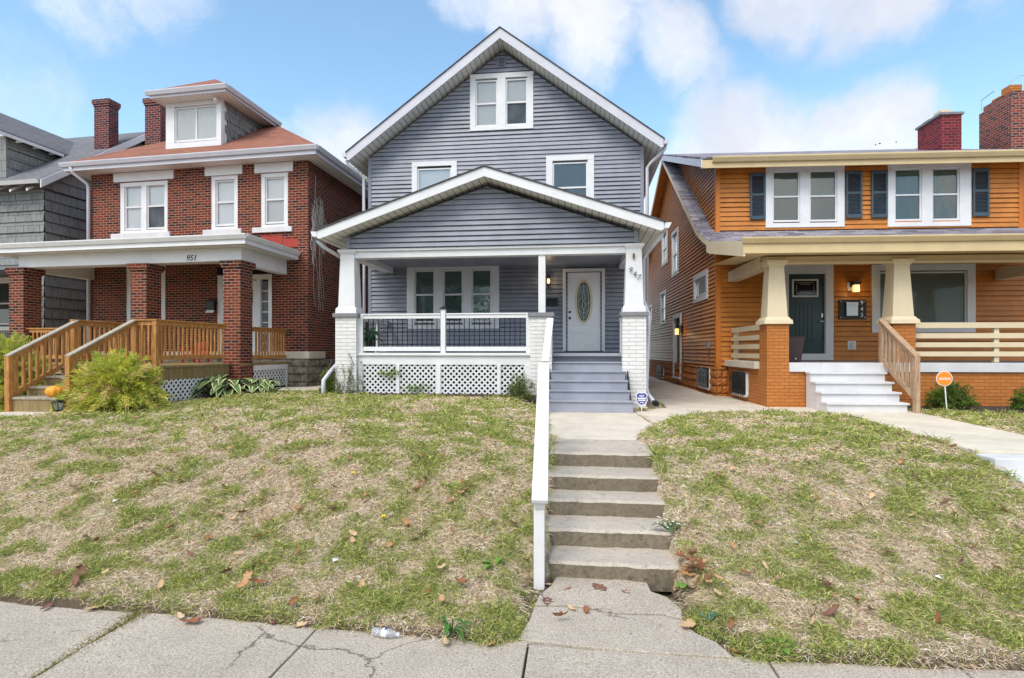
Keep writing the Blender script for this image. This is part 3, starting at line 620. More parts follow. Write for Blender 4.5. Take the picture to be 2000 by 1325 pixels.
came([(.13+.135*math.cos(t), 3.40+.44*math.sin(t)) for t in np.linspace(0, 2*math.pi, 40)])
for s_ in (1, -1): came([(.13+s_*(.055*math.sin(t*2.2)*(1-abs(t-1.5)/3)), 3.40+.26-t*.17) for t in np.linspace(0, 3, 24)])
came([(.13, 3.91), (.13, 3.66)]); came([(.13, 3.14), (.13, 2.89)]); came([(-.005, 3.62), (.13, 3.70), (.265, 3.62)]); came([(-.005, 3.18), (.13, 3.08), (.265, 3.18)])
came([(-.045, 3.4), (.06, 3.47)]); came([(.305, 3.4), (.20, 3.33)]); m_.build('leading', 'steel', door)
for z in (2.97, 3.13): m_ = MB(); m_.lathe([(.0, 0), (.03, 0), (.034, .02), (.02, .045), (0, .05)], n=14); m_.v = [(-.235+x, 15.10-z_, z+y) for x, y, z_ in m_.v]; m_.build('door_knob' if z < 3 else 'deadbolt', 'pewter', door, smooth=True)
# wall lantern + mailbox
m_ = MB(); m_.lathe([(.0, 3.75), (.018, 3.79), (.03, 3.84), (.05, 3.86)], (-.79, 14.97), 10); m_.lathe([(.055, 4.03), (.05, 4.06), (.018, 4.09), (.012, 4.13)], (-.79, 14.97), 10); m_.box(-.83, -.75, 15.07, 15.1, 3.85, 4.0); m_.tube([(-.79, 15.08, 3.88), (-.79, 15.0, 3.80), (-.79, 14.97, 3.78)], .01, 6)
for k in range(5): a = 2*math.pi*k/5; m_.tube([(-.79+.048*math.cos(a), 14.97+.048*math.sin(a), 3.86), (-.79+.054*math.cos(a), 14.97+.054*math.sin(a), 4.03)], .0045, 4)
ln = m_.build('wall_lantern', 'black', G); m_ = MB(); m_.lathe([(.02, 3.87), (.035, 3.9), (.038, 3.98), (.02, 4.01)], (-.79, 14.97), 10); m_.build('bulb_glass', 'lampglow', ln, smooth=True)
m_ = MB(); m_.box(-.90, -.55, 14.98, 15.08, 3.30, 3.47); m_.prism([(-.91, 14.96, 3.46), (-.91, 15.08, 3.50), (-.91, 15.08, 3.48), (-.91, 14.96, 3.43)], (.37, 0, 0)); m_.build('mailbox', 'black', G, bevel=.008)
def pl(x, y, z, e, c=(1, .72, .4), r=.03):
    l = bpy.data.lights.new('lamp_light', 'POINT'); l.energy = e; l.color = c; l.shadow_soft_size = r; o = bpy.data.objects.new('lamp_light', l); COL.objects.link(o); o.location = (x, y, z); return o
pl(-.79, 14.87, 3.95, 1.5)
# ---- porch
YP = 12.1
m_ = MB(); m_.box(-5.30, 1.32, 12.34, 15.08, 1.99, 2.053); m_.build('porch_floor', 'deckpaint', G)
m_ = MB(); m_.box(-4.90, -1.0, 12.16, 12.34, 2.00, 2.06); m_.build('deck_edge', 'trim', G, bevel=.006)
m_ = MB(); m_.box(-4.90, -1.0, 12.21, 12.26, 1.80, 1.998); m_.build('skirt_board', 'trim', G)
m_ = MB(); m_.box(-5.3, -.70, 12.45, 12.47, .9, 1.98); m_.build('crawl_shade', 'dark', G)  # near-black sheet standing in for the shade under the porch
lx = [-4.86, -4.03, -3.02, -1.70, -1.04]
for a, w in ((-4.86, .10), (-4.00, .07), (-3.08, .10), (-1.74, .08), (-1.14, .09), (-1.075, .05)):
    m_ = MB(); m_.box(a-w/2+.02, a+w/2+.02, 12.195, 12.24, 1.0, 1.80); m_.build('lattice_post', 'trim', G, bevel=.005)
for a, c in ((-4.80, -4.0), (-3.96, -3.08), (-3.02, -1.72), (-1.70, -1.15)):
    m_ = MB(); lattice(m_, a, c, 1.02, 1.80, 12.235, .125, .036); m_.build('lattice_panel', 'trim', G)
def pier(P, tf, x0, x1, y0, d, z0, zc, zt, zb=None, mb_='wbrick', mc='trim', capm='capgrey', cw=.05, shaft=True, sw0=.385, sw1=.315):
    m_ = MB(tf); m_.box(x0, x1, y0, y0+d, z0, zc); p = m_.build('pillar', mb_, P); cx = (x0+x1)/2; cy = y0+d/2
    if capm: m_ = MB(tf); m_.box(x0-cw, x1+cw, y0-cw, y0+d+cw, zc, zc+.09); m_.build('cap_slab', capm, p, bevel=.012); zc += .09
    if shaft:
        m_ = MB(tf); m_.frus(cx, cy, zc, zc+.10, sw0+.10, sw0+.085); m_.frus(cx, cy, zc+.10, zc+.15, sw0+.085, sw0+.0); m_.frus(cx, cy, zc+.15, zt-.11, sw0, sw1); m_.frus(cx, cy, zt-.11, zt-.05, sw1, sw1+.09); m_.frus(cx, cy, zt-.05, zt, sw1+.09, sw1+.11)
        m_.build('shaft', mc, p)
    return p
pier(G, T, -5.38, -4.90, YP, .48, .95, 2.85, 4.36); pR = pier(G, T, .91, 1.40, YP, .48, .85, 2.83, 4.36)
mid = pier(G, T, -1.03, -.57, YP, .46, .95, 2.83, 4.3, shaft=False); m_ = MB(); m_.box(-.865, -.715, 12.25, 12.40, 2.925, 4.19); m_.build('post', 'trim', mid, bevel=.006)
# railing
def railing(P, tf, plc, x0, x1, zb, zt, name='railing', n=None, m='trim', bm='black', newel=None, sp=.112):
    bx = lambda mb, a, c, o0, o1, za, zb_: mb.add([plc(a,o0,za),plc(c,o0,za),plc(c,o1,za),plc(a,o1,za),plc(a,o0,zb_),plc(c,o0,zb_),plc(c,o1,zb_),plc(a,o1,zb_)], [(0,3,2,1),(4,5,6,7),(0,1,5,4),(1,2,6,5),(2,3,7,6),(3,0,4,7)])
    mb = MB(tf); bx(mb, x0, x1, -.05, .05, zt-.03, zt); bx(mb, x0, x1, -.03, .03, zt-.11, zt-.03); bx(mb, x0, x1, -.03, .03, zb, zb+.095); f = mb.build(name, m, P, bevel=.004)
    mb = MB(tf); x = x0+sp*.6
    while x < x1-.02: bx(mb, x-.008, x+.008, -.008, .008, zb+.095, zt-.11); x += sp
    mb.build('baluster', bm, f); return f
railing(G, T, front(12.28), -4.86, -3.03, 2.10, 2.93); railing(G, T, front(12.28), -2.90, -1.04, 2.10, 2.93)
for x, zt in ((-2.965, 3.02), (-4.90+.05, 2.90), (-1.08, 2.90)):
    m_ = MB(); m_.box(x-.052, x+.052, 12.225, 12.33, 2.06, zt); np_ = m_.build('newel_post', 'trim', G, bevel=.005)
    if zt > 3: m_ = MB(); m_.frus(x, 12.278, zt, zt+.025, .15, .15); m_.frus(x, 12.278, zt+.025, zt+.07, .12, .03); m_.build('post_cap', 'pewter', np_)
railing(G, T, sidel(-5.20), 12.60, 15.05, 2.10, 2.93); railing(G, T, sidel(1.22), 12.60, 15.05, 2.10, 2.90)
for a in ((-5.24, -5.15, 14.2, 14.29), (.93, 1.02, 13.1, 13.2)): m_ = MB(); m_.box(*a, 2.06, 2.88); m_.build('rail_post', 'trim', G)
# porch beams, ceiling, gable, roof
m_ = MB(); m_.box(-5.30, 1.30, 12.22, 12.46, 4.175, 4.365); m_.box(-5.34, 1.34, 12.17, 12.22, 4.32, 4.37); m_.build('porch_beam', 'trim', G, bevel=.004)
for a in (-5.30, 1.04): m_ = MB(); m_.box(a, a+.26, 12.461, 15.07, 4.24, 4.615); m_.build('porch_beam', 'trim', G)
m_ = MB(); m_.box(-5.2, 1.2, 12.30, 15.07, 4.62, 4.65); m_.build('porch_ceiling', 'soff', G)
mb = MB(); zg = 5.66; siding(mb, front(YP+.05), 4.375, zg, lambda z: max(-5.05, -1.97-(zg-z)/.338), lambda z: min(1.15, -1.97+(zg-z)/.338), (), .112, brk=(4.6,)); mb.build('porch_siding', 'siding', G)
for a in (-5.13, 1.15): m_ = MB(); m_.box(a, a+.08, YP+.01, YP+.2, 4.375, 4.62); m_.build('corner_board', 'greytrim', G)
m_ = MB(); m_.prism([(-5.14, YP+.08, 4.375), (1.24, YP+.08, 4.375), (1.24, YP+.08, 4.58), (-1.97, YP+.08, 5.65), (-5.14, YP+.08, 4.58)], (0, 2.9, 0)); m_.build('porch_gable_wall', 'siding', G)
gable(G, T, -1.96, 5.95, 3.66, .340, 11.70, 15.09, .20, 'dshing', 'soffv', 3.2, 'trim')
# wooden porch steps

zs = [2.053, 1.87, 1.685, 1.50, 1.315, 1.13, .90]; ys = [12.50, 12.24, 11.98, 11.72, 11.46, 11.20]; xr = [.935, .97, .97, 1.0, 1.02, 1.06]

for k in range(6):
    y = ys[k]; x0, x1 = -.60, xr[k]; m_ = MB(); m_.box(x0+.01, x1-.015, y, y+.02, zs[k+1]-(.0 if k == 5 else .0), zs[k]-.032); r_ = m_.build('riser', 'deckpaint', G)
    if k: m_ = MB(); m_.box(x0-.015, x1, y-.03, y+.26, zs[k]-.032, zs[k]); m_.build('tread', 'deckpaint', G, bevel=.006)
    else: m_ = MB(); m_.box(-.56, .91, y-.03, y+.05, zs[k]-.035, zs[k]+.001); m_.build('tread', 'deckpaint', G, bevel=.006)
m_ = MB(); m_.prism([(-.62, 11.21, .86), (-.62, 11.21, 1.08), (-.62, 12.5, 2.0), (-.62, 12.5, .86)], (.025, 0, 0)); m_.build('stringer', 'black', G); m_ = MB(); m_.prism([(1.0, 11.215, .86), (1.0, 11.215, 1.06), (1.0, 12.08, 1.68), (1.0, 12.08, .86)], (.025, 0, 0)); m_.build('stringer', 'black', G)
h2 = MB(); h2.bar((-.63, 10.78, 1.90), (-.60, 12.05, 2.78), .14, .045); h2.bar((-.63, 10.82, 1.87), (-.60, 12.05, 2.72), .09, .08); h2.box(-.675, -.585, 10.83, 10.92, .88, 1.88); h2.build('stair_rail', 'trim', G, bevel=.006)
# downspouts
def spout(P, tf, pts, m='alu', r=.042, name='downspout'): m_ = MB(tf); m_.tube(pts, r, 8); return m_.build(name, m, P, smooth=True)
spout(G, T, [(-6.23, 14.72, 7.25), (-6.20, 14.75, 7.12), (-5.95, 14.95, 6.95), (-5.86, 15.0, 6.85), (-5.85, 15.02, 5.0), (-5.85, 15.02, 1.2)])
spout(G, T, [(2.18, 14.72, 7.25), (2.10, 14.80, 7.14), (1.86, 14.98, 6.97), (1.76, 15.02, 6.85), (1.76, 15.02, 1.2)])
spout(G, T, [(-5.68, 11.85, 4.52), (-5.60, 11.95, 4.40), (-5.42, 12.35, 4.26), (-5.37, 12.64, 4.22), (-5.37, 12.66, 4.1)])
spout(G, T, [(-5.45, 12.66, 4.2), (-5.45, 12.66, 2.05), (-5.47, 12.5, 1.85), (-5.58, 12.25, 1.62), (-5.63, 12.05, 1.45), (-5.63, 12.02, 1.0)], r=.045)
spout(G, T, [(1.70, 11.9, 4.50), (1.64, 12.0, 4.40), (1.47, 12.5, 4.24), (1.40, 12.62, 4.1), (1.40, 12.62, 3.2), (1.50, 12.55, 2.92), (1.50, 12.52, 2.7), (1.45, 12.52, 1.3), (1.48, 12.42, 1.17), (1.58, 12.2, 1.02)])
m_ = MB(); m_.tube([(1.57, 12.22, 1.03), (1.62, 12.1, .98)], .058, 4); m_.build('spout_end', 'black', G)
# numbers on the right shaft, small fixture above
for ch, dx, z in (('9', -.085, 3.80), ('4', .0, 3.71), ('7', .085, 3.64)): text(ch, .155, lambda u, v, w, dx=dx, z=z: (1.155+dx+u, 12.125-w, z+v), 'house_number', 'black', pR, .25, .01, 0.)
m_ = MB(); m_.box(1.12, 1.17, 12.12, 12.15, 4.03, 4.16); fx_ = m_.build('door_chime', 'brass', pR, bevel=.015); m_ = MB(); m_.box(1.135, 1.155, 12.112, 12.12, 4.05, 4.14); m_.build('button', 'black', fx_)

def wall_holes(mb, plc, x0, x1, z0, z1, holes, d=.16):
    zs = sorted({z0, z1, *[z for h in holes for z in (h[2], h[3]) if z0 < z < z1]})
    for a, c in zip(zs, zs[1:]):
        mid = (a+c)/2; last = x0
        for h in sorted(h for h in holes if h[2] < mid < h[3]): mb.quad(plc(last, 0, a), plc(h[0], 0, a), plc(h[0], 0, c), plc(last, 0, c)); last = h[1]
        mb.quad(plc(last, 0, a), plc(x1, 0, a), plc(x1, 0, c), plc(last, 0, c))
    for a, c, e, f in holes:
        mb.quad(plc(a, 0, e), plc(a, -d, e), plc(a, -d, f), plc(a, 0, f)); mb.quad(plc(c, 0, e), plc(c, 0, f), plc(c, -d, f), plc(c, -d, e)); mb.quad(plc(a, 0, f), plc(a, -d, f), plc(c, -d, f), plc(c, 0, f)); mb.quad(plc(a, 0, e), plc(c, 0, e), plc(c, -d, e), plc(a, -d, e))
    return mb
def rock(mb, plc, x0, x1, z0, z1, bw, bh, bulge, seed):
    rs = random.Random(seed); z = z0; row = 0
    while z < z1-.01:
        h = min(bh, z1-z); x = x0-(row % 2)*bw/2
        while x < x1:
            a, c = max(x, x0), min(x+bw, x1); x += bw
            if c-a < .03: continue
            n = 5; g = []
            for j in range(n):
                for i in range(n):
                    e = min(i, n-1-i, j, n-1-j); o_ = 0 if e == 0 else bulge*(.55+rs.random()*.6)*(1 if e == 2 else .8)
                    g.append(plc(a+.006+(c-a-.012)*i/(n-1), o_+.002, z+.006+(h-.012)*j/(n-1)))
            mb.add(g, [(j*n+i, j*n+i+1, (j+1)*n+i+1, (j+1)*n+i) for j in range(n-1) for i in range(n-1)])
        z += bh; row += 1
    return mb
def chimney(P, tf, x0, x1, y0, y1, z0, z1, m, corbel=.05, name='chimney'):
    mb = MB(tf); mb.box(x0, x1, y0, y1, z0, z1-.22)
    for i, (c, h) in enumerate(((corbel*.5, .07), (corbel, .15))): zz = z1-.22+(0 if i == 0 else .07); mb.box(x0-c, x1+c, y0-c, y1+c, zz+.001, zz+h)
    return mb.build(name, m, P)
def wood_rail(P, a, c, hb, ht, m='cedar', posts=(1, 1), name='railing', sp=.125, cap='cedar', post_z=None, bw=.035):
    """timber railing from a to c (base points); hb/ht heights of bottom and top rail above the base line"""
    a, c = Vector(a), Vector(c); L = (c.xy-a.xy).length; up = Vector((0, 0, 1))
    mb = MB(); mb.bar(a+up*(ht-.06), c+up*(ht-.06), .038, .09); mb.bar(a+up*(hb+.045), c+up*(hb+.045), .038, .09); f = mb.build(name, m, P)
    mb = MB(); d = (c-a).normalized(); mb.bar(a+up*ht-d*.05, c+up*ht+d*.05, .115, .03); mb.build('top_cap', cap, f, bevel=.004)
    mb = MB(); n = int(L/sp); 
    for i in range(1, n): p = a+(c-a)*(i/n); mb.bar(p+up*(hb+.0), p+up*(ht-.02), bw, bw, up=(0, 1, 0))
    mb.build('baluster', m, f)
    for k, p in zip(posts, (a, c)):
        if k: q = MB(); q.box(p.x-.046, p.x+.046, p.y-.046, p.y+.046, (post_z[0 if p is a else 1] if post_z else p.z), p.z+ht-.018); q.build('post', m, f, bevel=.004)
    return f

# ============================================================ red brick house
F = frame((-7.5, 15.1), -4, -1.7); RH = thing('brick_house', (-11.1, 15.3, 1.1), 'red brick house with orange brown hip roof, dormer and timber porch stair', 'house')
PF = front(.06)
hl = [(-6.17, -4.52, 5.60, 7.13), (-3.08, -2.21, 5.60, 7.16), (-1.48, -.63, 5.60, 7.14), (-5.95, -4.60, 2.95, 4.62), (-2.86, -1.13, 1.92, 4.28)]
mb = MB(F); wall_holes(mb, front(0), -7.18, 0, 1.89, 7.46, hl); mb.quad((0, 0, 1.89), (0, 12, 1.89), (0, 12, 7.46), (0, 0, 7.46)); mb.quad((-7.18, 12, 1.89), (-7.18, 0, 1.89), (-7.18, 0, 7.46), (-7.18, 12, 7.46)); mb.build('wall', 'rbrick', RH)
mb = MB(F); mb.box(-7.17, -.01, .17, 11.98, 1.0, 7.45); mb.build('inner_wall', 'dark', RH)
mb = MB(F); mb.box(-7.22, .05, -.05, .12, 1.885, 2.09); mb.box(.0005, .05, .121, .92, 1.885, 2.09); mb.build('water_table', 'whiteconc', RH, bevel=.01)
mb = MB(F); rock(mb, front(0), -7.18, .0, 1.0, 1.88, .42, .22, .05, 4); rock(mb, sider(0), 0, 12, 1.0, 1.88, .42, .22, .05, 5); mb.build('foundation', 'grock', RH)
window(RH, F, PF, -6.20, -4.49, 5.58, 7.15, .14, [(-6.03, -5.44, 5.72, 7.04, 6.4, 'shade', 'shade'), (-5.26, -4.64, 5.72, 7.04, 6.4, 'shade', 'lace')], glass='glass_lo')
window(RH, F, PF, -3.11, -2.18, 5.58, 7.17, .13, [(-2.95, -2.33, 5.72, 7.03, 6.4, 'shade', 'shade')], glass='glass_lo')
window(RH, F, PF, -1.51, -.60, 5.58, 7.16, .13, [(-1.36, -.75, 5.72, 7.03, 6.4, 'shade', 'blind')], glass='glass_lo')
window(RH, F, PF, -5.97, -4.58, 2.93, 4.64, .15, [(-5.80, -4.75, 3.1, 4.5, 3.8, 'shade', 'gshade')], glass='glass_lo')
for a, c, z in ((-6.36, -4.30, 7.15), (-3.26, -2.05, 7.16), (-1.66, -.46, 7.15)): mb = MB(F); mb.box(a, c, -.035, .15, z, z+.27); mb.build('lintel', 'trim', RH, bevel=.008)
for a, c in ((-6.42, -4.40), (-3.30, -2.06), (-1.71, -.48)): mb = MB(F); mb.box(a, c, -.07, .15, 5.45, 5.60); mb.build('window_sill', 'whitestep', RH, bevel=.008)
for a, c, d, e in ((-1.45, -1.22, 5.24, 5.40), (-1.2, -.80, 5.12, 5.38), (-.78, -.30, 5.02, 5.26)): mb = MB(F); mb.box(a, c, -.004, .01, d, e); mb.build('paint_patch', 'redpaint', RH)
# door, sidelight, mailbox
mb = MB(F)
for a, c, d, e in ((-2.86, -2.68, 1.92, 4.28), (-1.24, -1.13, 1.92, 4.28), (-2.68, -1.24, 4.14, 4.28), (-1.60, -1.50, 1.92, 4.14)): mb.box(a, c, .0, .12, d, e)
df = mb.build('door_frame', 'trim', RH); mb = MB(F); mb.box(-2.66, -1.605, .08, .12, 1.94, 4.12)
for a, c, d, e in ((-2.5, -1.78, 2.1, 2.9), (-2.5, -1.78, 3.0, 3.3)): mb.box(a, c, .07, .081, d, e)
dd = mb.build('door', 'doorw', df); mb = MB(F); mb.box(-2.1, -1.78, .066, .08, 3.45, 3.85); mb.build('door_light', 'dark', dd); mb = MB(F); mb.quad((-1.48, .09, 2.0), (-1.26, .09, 2.0), (-1.26, .09, 4.1), (-1.48, .09, 4.1)); mb.build('sidelight', 'lace', df)
mb = MB(F)
for z in np.arange(2.3, 4.1, .3): mb.box(-1.48, -1.26, .075, .088, z, z+.03)
mb.build('muntin', 'trim', df); mb = MB(F); mb.box(-2.86, -1.13, -.02, .0, 4.30, 4.52); mb.build('transom_panel', 'dark', df)
mb = MB(F); mb.box(-3.14, -2.90, -.12, -.002, 3.28, 3.56); mb.prism([(-3.16, -.14, 3.54), (-3.16, -.002, 3.60), (-3.16, -.002, 3.57), (-3.16, -.14, 3.51)], (.28, 0, 0)); mx_ = mb.build('mailbox', 'black', RH, bevel=.006); mb = MB(F); mb.prism([(-3.17, -.13, 3.20), (-2.92, -.13, 3.20), (-2.90, -.10, 3.28), (-3.14, -.10, 3.28)], (0, .02, 0)); mb.build('newspaper', 'white', mx_)
# hip roof with soffit, fascia and gutter
def hiproof(P, tf, x0, x1, y0, y1, z, sl, m, soffm, fd=.22, drop=.0, wall=None, gut='alu', ridge_y=None, inx=.0):
    w = (x1-x0)/2; xm = (x0+x1)/2; zr = z+sl*w; ya = y0+w; yb = max(y1-w, ya+.01); mb = MB(tf)
    for s_ in (0, .03):
        pass
    A, B_, C_, D_ = (x0, y0, z), (x1, y0, z), (x1, y1, z), (x0, y1, z); E1, E2 = (xm, ya, zr), (xm, yb, zr)
    mb.add([A, B_, C_, D_, E1, E2], [(0, 1, 4), (1, 2, 5, 4), (2, 3, 5), (3, 0, 4, 5)]); mb.build('roof', m, P)
    i = .03; mb = MB(tf); mb.box(x0+i, x1-i, y0+i, y0+i+.03, z-fd, z-.005); mb.box(x1-i-.03, x1-i, y0+i+.031, y1, z-fd, z-.005); mb.box(x0+i, x0+i+.03, y0+i+.031, y1, z-fd, z-.005); mb.build('fascia', gut, P)
    mb = MB(tf)
    for a, c in (((x0-.05, y0-.06), (x1+.05, y0+.028)),): mb.prism([(a[0], y0-.03, z-.13), (a[0], y0+.025, z-.13), (a[0], y0+.025, z-.01), (a[0], y0-.075, z-.01), (a[0], y0-.075, z-.035)], (c[0]-a[0], 0, 0))
    mb.build('gutter', gut, P); mb = MB(tf)
    mb.prism([(x1+.03, y0+.03, z-.13), (x1-.025, y0+.03, z-.13), (x1-.025, y0+.03, z-.01), (x1+.075, y0+.03, z-.01), (x1+.075, y0+.03, z-.035)], (0, y1-y0-.05, 0)); mb.build('gutter', gut, P)
    mb = MB(tf); mb.quad((x0+.04, y0+.04, z-fd+.012), (x0+.04, y1, z-fd+.012), (x1-.04, y1, z-fd+.012), (x1-.04, y0+.04, z-fd+.012)); mb.build('soffit', soffm, P)
hiproof(RH, F, -7.68, .50, -.5, 10.2, 7.66, .64, 'rshing', 'soff', .24)
# hip caps
# dormer
mb = MB(F); mb.box(-4.74, -2.92, .28, .5, 8.0, 9.52); dw = mb.build('dormer', 'trim', RH)
window(RH, F, front(.25), -4.76, -2.90, 8.12, 9.56, .20, [(-4.47, -3.05, 8.32, 9.34, 'v', 'lace', 'blind')], name='dormer_window', glass='glass_lo')
mb = MB(F); mb.add([(-2.93, .47, 8.1), (-2.93, .47, 9.56), (-2.93, 2.8, 9.56), (-4.74, .47, 8.1), (-4.74, .47, 9.56), (-4.74, 2.8, 9.56)], [(0, 2, 1), (3, 4, 5)]); mb.build('dormer_cheek', 'ashing', dw)
mb = MB(F); zr_ = lambda y: 7.66+.64*(y+.5)
for r in range(8):
    for k in range(14):
        y = .50+k*.20+(r % 2)*.10; z = 9.50-r*.20
        if z-.12 < zr_(y)-.05 or y > 2.6: continue
        o_ = .012+.004*(7-r); pts = [(-2.93+o_, y-.095, z+.1), (-2.93+o_, y-.095, z-.08)]+[(-2.93+o_+.01, y+.095*math.cos(t), z-.10-.07*math.sin(t)) for t in np.linspace(math.pi, 0, 7)]+[(-2.93+o_, y+.095, z-.08), (-2.93+o_, y+.095, z+.1)]
        mb.add(pts, [tuple(range(len(pts)))])
mb.build('scallop_shingles', 'ashing', dw)
hiproof(dw, F, -5.00, -2.44, -.22, 2.6, 9.68, .66, 'rshing', 'soff', .20)
mb = MB(F); mb.box(-3.02, -2.92, .02, .12, 9.36, 9.44); mb.tube([(-2.95, .24, 9.45), (-2.97, .1, 9.42)], .02, 6); mb.build('security_camera', 'white', dw)
chimney(RH, F, -7.02, -6.42, 1.9, 2.7, 7.6, 10.55, 'rbrick_dark')
spout(RH, F, [(-7.38, -.50, 7.52), (-7.37, -.45, 7.38), (-7.2, -.12, 7.14), (-7.2, -.07, 7.0), (-7.2, -.07, 1.2)], r=.05)
# dried vine on the side wall
dv = thing('dried_vine', tuple(F(.03, .5, 5.4)), 'dead pale vine stems hanging on the side wall of the brick house', 'vine'); mb = MB(F); rs = random.Random(3)
for k in range(34):
    y = .12+rs.random()*.85; z = 6.65-abs(y-.55)*.7-rs.random()*.5; pts = [(.03, y, z)]
    for j in range(7): y += rs.uniform(-.05, .05); z -= rs.uniform(.08, .26); pts.append((.03+rs.random()*.05, y, z))
    mb.tube(pts, .007, 4, cap=False)
for k in range(5):
    y = .25+rs.random()*.3; z = 5.4; pts = []
    for j in range(9): pts.append((.03, y, z)); y += rs.uniform(-.03, .09); z -= rs.uniform(.15, .35)
    mb.tube(pts, .005, 4, cap=False)
mb.tube([(.03, .35, 7.1), (.03, .33, 6.3)], .008, 4); mb.build('stems', 'drystem', dv)
mb = MB(F); mb.box(.0, .09, 2.3, 2.42, 2.10, 2.26); mb.build('meter_box', 'white', RH)
# porch
mb = MB(F); mb.box(-7.25, -.62, -2.10, -.02, 1.74, 1.80); mb.build('porch_floor', 'mosswood', RH)
mb = MB(F); mb.box(-7.2, -.68, -2.06, -2.0, 1.50, 1.738); mb.build('porch_rim_board', 'mosswood', RH)
mb = MB(F); mb.box(-7.2, -.75, -1.92, -1.9, .9, 1.73); mb.build('crawl_shade', 'dark', RH)  # near-black sheet paints the shade behind the lattice, as on the porch side
mb = MB(F); lattice(mb, -3.5, -1.12, .94, 1.50, -2.05, .135, .042); mb.build('lattice_panel', 'trim', RH)
mb = MB(F); plx = sider(-.64); mb.box(-.66, -.62, -1.6, .0, 1.60, 1.735); mb.build('skirt_board', 'trim', RH); mb = MB(F); mb.box(-.655, -.62, -.10, 0, 1.1, 1.598); mb.build('lattice_post', 'trim', RH)
mb = MB(F); lattice(mb, -1.6, -.10, 1.15, 1.60, 0, .15, .04, plx); mb.build('lattice_panel', 'trim', RH); mb = MB(F); mb.box(-.72, -.70, -1.6, .0, 1.0, 1.6); mb.build('crawl_shade', 'dark', RH)
for a in (-1.13, -3.79, -7.57):
    mb = MB(F); mb.box(a, a+.47, -2.12, -1.62, 1.0, 4.15); p_ = mb.build('pillar', 'rbrick', RH); mb = MB(F); mb.box(a-.035, a+.505, -2.155, -1.585, 4.15, 4.20); mb.box(a-.06, a+.53, -2.18, -1.56, 4.2002, 4.325); mb.build('cap', 'rbrick', p_)
mb = MB(F); mb.box(-7.30, -.66, -2.08, -1.72, 4.326, 4.645); bmf = mb.build('porch_beam', 'trim', RH)
for a in (-7.3, -.90): mb = MB(F); mb.box(a, a+.24, -1.72, .0, 4.25, 4.643); mb.build('porch_beam', 'trim', RH)
mb = MB(F); mb.quad((-7.1, -1.73, 4.63), (-7.1, 0, 4.63), (-.85, 0, 4.63), (-.85, -1.73, 4.63)); mb.build('porch_ceiling', 'soff', RH)
def lowroof(P, tf, x0, x1, y0, y1, z, zb, m):
    mb = MB(tf); mb.add([(x0, y0, z), (x1, y0, z), (x1-.5, y1, zb), (x0+.5, y1, zb), (x1, y1, z), (x0, y1, z)], [(0, 1, 2, 3), (1, 4, 2), (5, 0, 3)]); mb.build('porch_roof', m, P)
lowroof(RH, F, -7.95, -.27, -2.48, -.002, 4.895, 5.08, 'rshing')
mb = MB(F); mb.box(-7.93, -.30, -2.46, -2.42, 4.655, 4.885); mb.box(-.34, -.30, -2.419, -.01, 4.655, 4.885); mb.box(-7.93, -7.89, -2.419, -.01, 4.655, 4.885); mb.build('porch_fascia', 'trim', RH)
mb = MB(F); mb.prism([(-8.0, -2.50, 4.77), (-8.0, -2.461, 4.77), (-8.0, -2.461, 4.885), (-8.0, -2.55, 4.885), (-8.0, -2.55, 4.86)], (7.76, 0, 0)); mb.build('gutter', 'trim', RH)
mb = MB(F); mb.prism([(-.26, -2.45, 4.77), (-.299, -2.45, 4.77), (-.299, -2.45, 4.885), (-.21, -2.45, 4.885), (-.21, -2.45, 4.86)], (0, 2.43, 0)); mb.build('gutter', 'trim', RH)
mb = MB(F); mb.quad((-7.9, -2.42, 4.65), (-7.9, 0, 4.65), (-.34, 0, 4.65), (-.34, -2.42, 4.65)); mb.build('porch_soffit', 'soff', RH)
text('951', .20, lambda u, v, w: F(-2.06+u, -2.081-w, 4.42+v), 'house_number', 'black', RH, .3, .008)
# front rails on the porch
def fr(x, y, z=1.80): return F(x, y, z)
wood_rail(RH, fr(-.66, -1.6), fr(-.66, -.02), .10, .90, posts=(0, 0)); wood_rail(RH, fr(-7.05, -2.0), fr(-5.6, -2.0), .10, .90, posts=(0, 1))
# landing and stair (built square to the street)
mb = MB(); mb.box(-10.32, -8.45, 10.50, 13.3, 1.75, 1.80); mb.build('landing', 'mosswood', RH, bevel=.006); mb = MB(); mb.box(-10.28, -8.49, 10.52, 10.56, 1.50, 1.748); mb.box(-8.53, -8.49, 10.561, 13.0, 1.50, 1.748); mb.build('landing_rim', 'mosswood', RH)
mb = MB(); lattice(mb, 10.6, 12.9, .95, 1.5, 0, .14, .04, sider(-8.50)); mb.build('lattice_panel', 'trim', RH); mb = MB(); mb.box(-8.75, -8.72, 10.6, 12.9, .9, 1.5); mb.build('crawl_shade', 'dark', RH); mb = MB(); mb.box(-8.51, -8.49, 12.7, 12.76, 1.0, 1.5); mb.build('lattice_panel', 'trim', RH)  # the black sheet stands in for shade under the landing
wood_rail(RH, (-8.52, 10.60, 1.80), (-8.42, 12.75, 1.80), .12, .93, posts=(1, 0), post_z=(1.0, 1.0)); wood_rail(RH, (-8.96, 10.60, 1.80), (-8.52, 10.60, 1.80), .12, .93, posts=(1, 0), post_z=(1.0, 1.0))
wood_rail(RH, (-10.25, 10.50, 1.80), (-10.25, 12.9, 1.80), .12, .93, posts=(1, 1))
wood_rail(RH, (-10.18, 9.10, 1.13), (-10.20, 10.46, 1.80), .10, .90, posts=(1, 0), post_z=(.9, 1), cap='greywood', bw=.04); wood_rail(RH, (-8.98, 9.10, 1.13), (-8.96, 10.50, 1.80), .10, .90, posts=(1, 0), post_z=(.9, 1), cap='greywood', bw=.04)
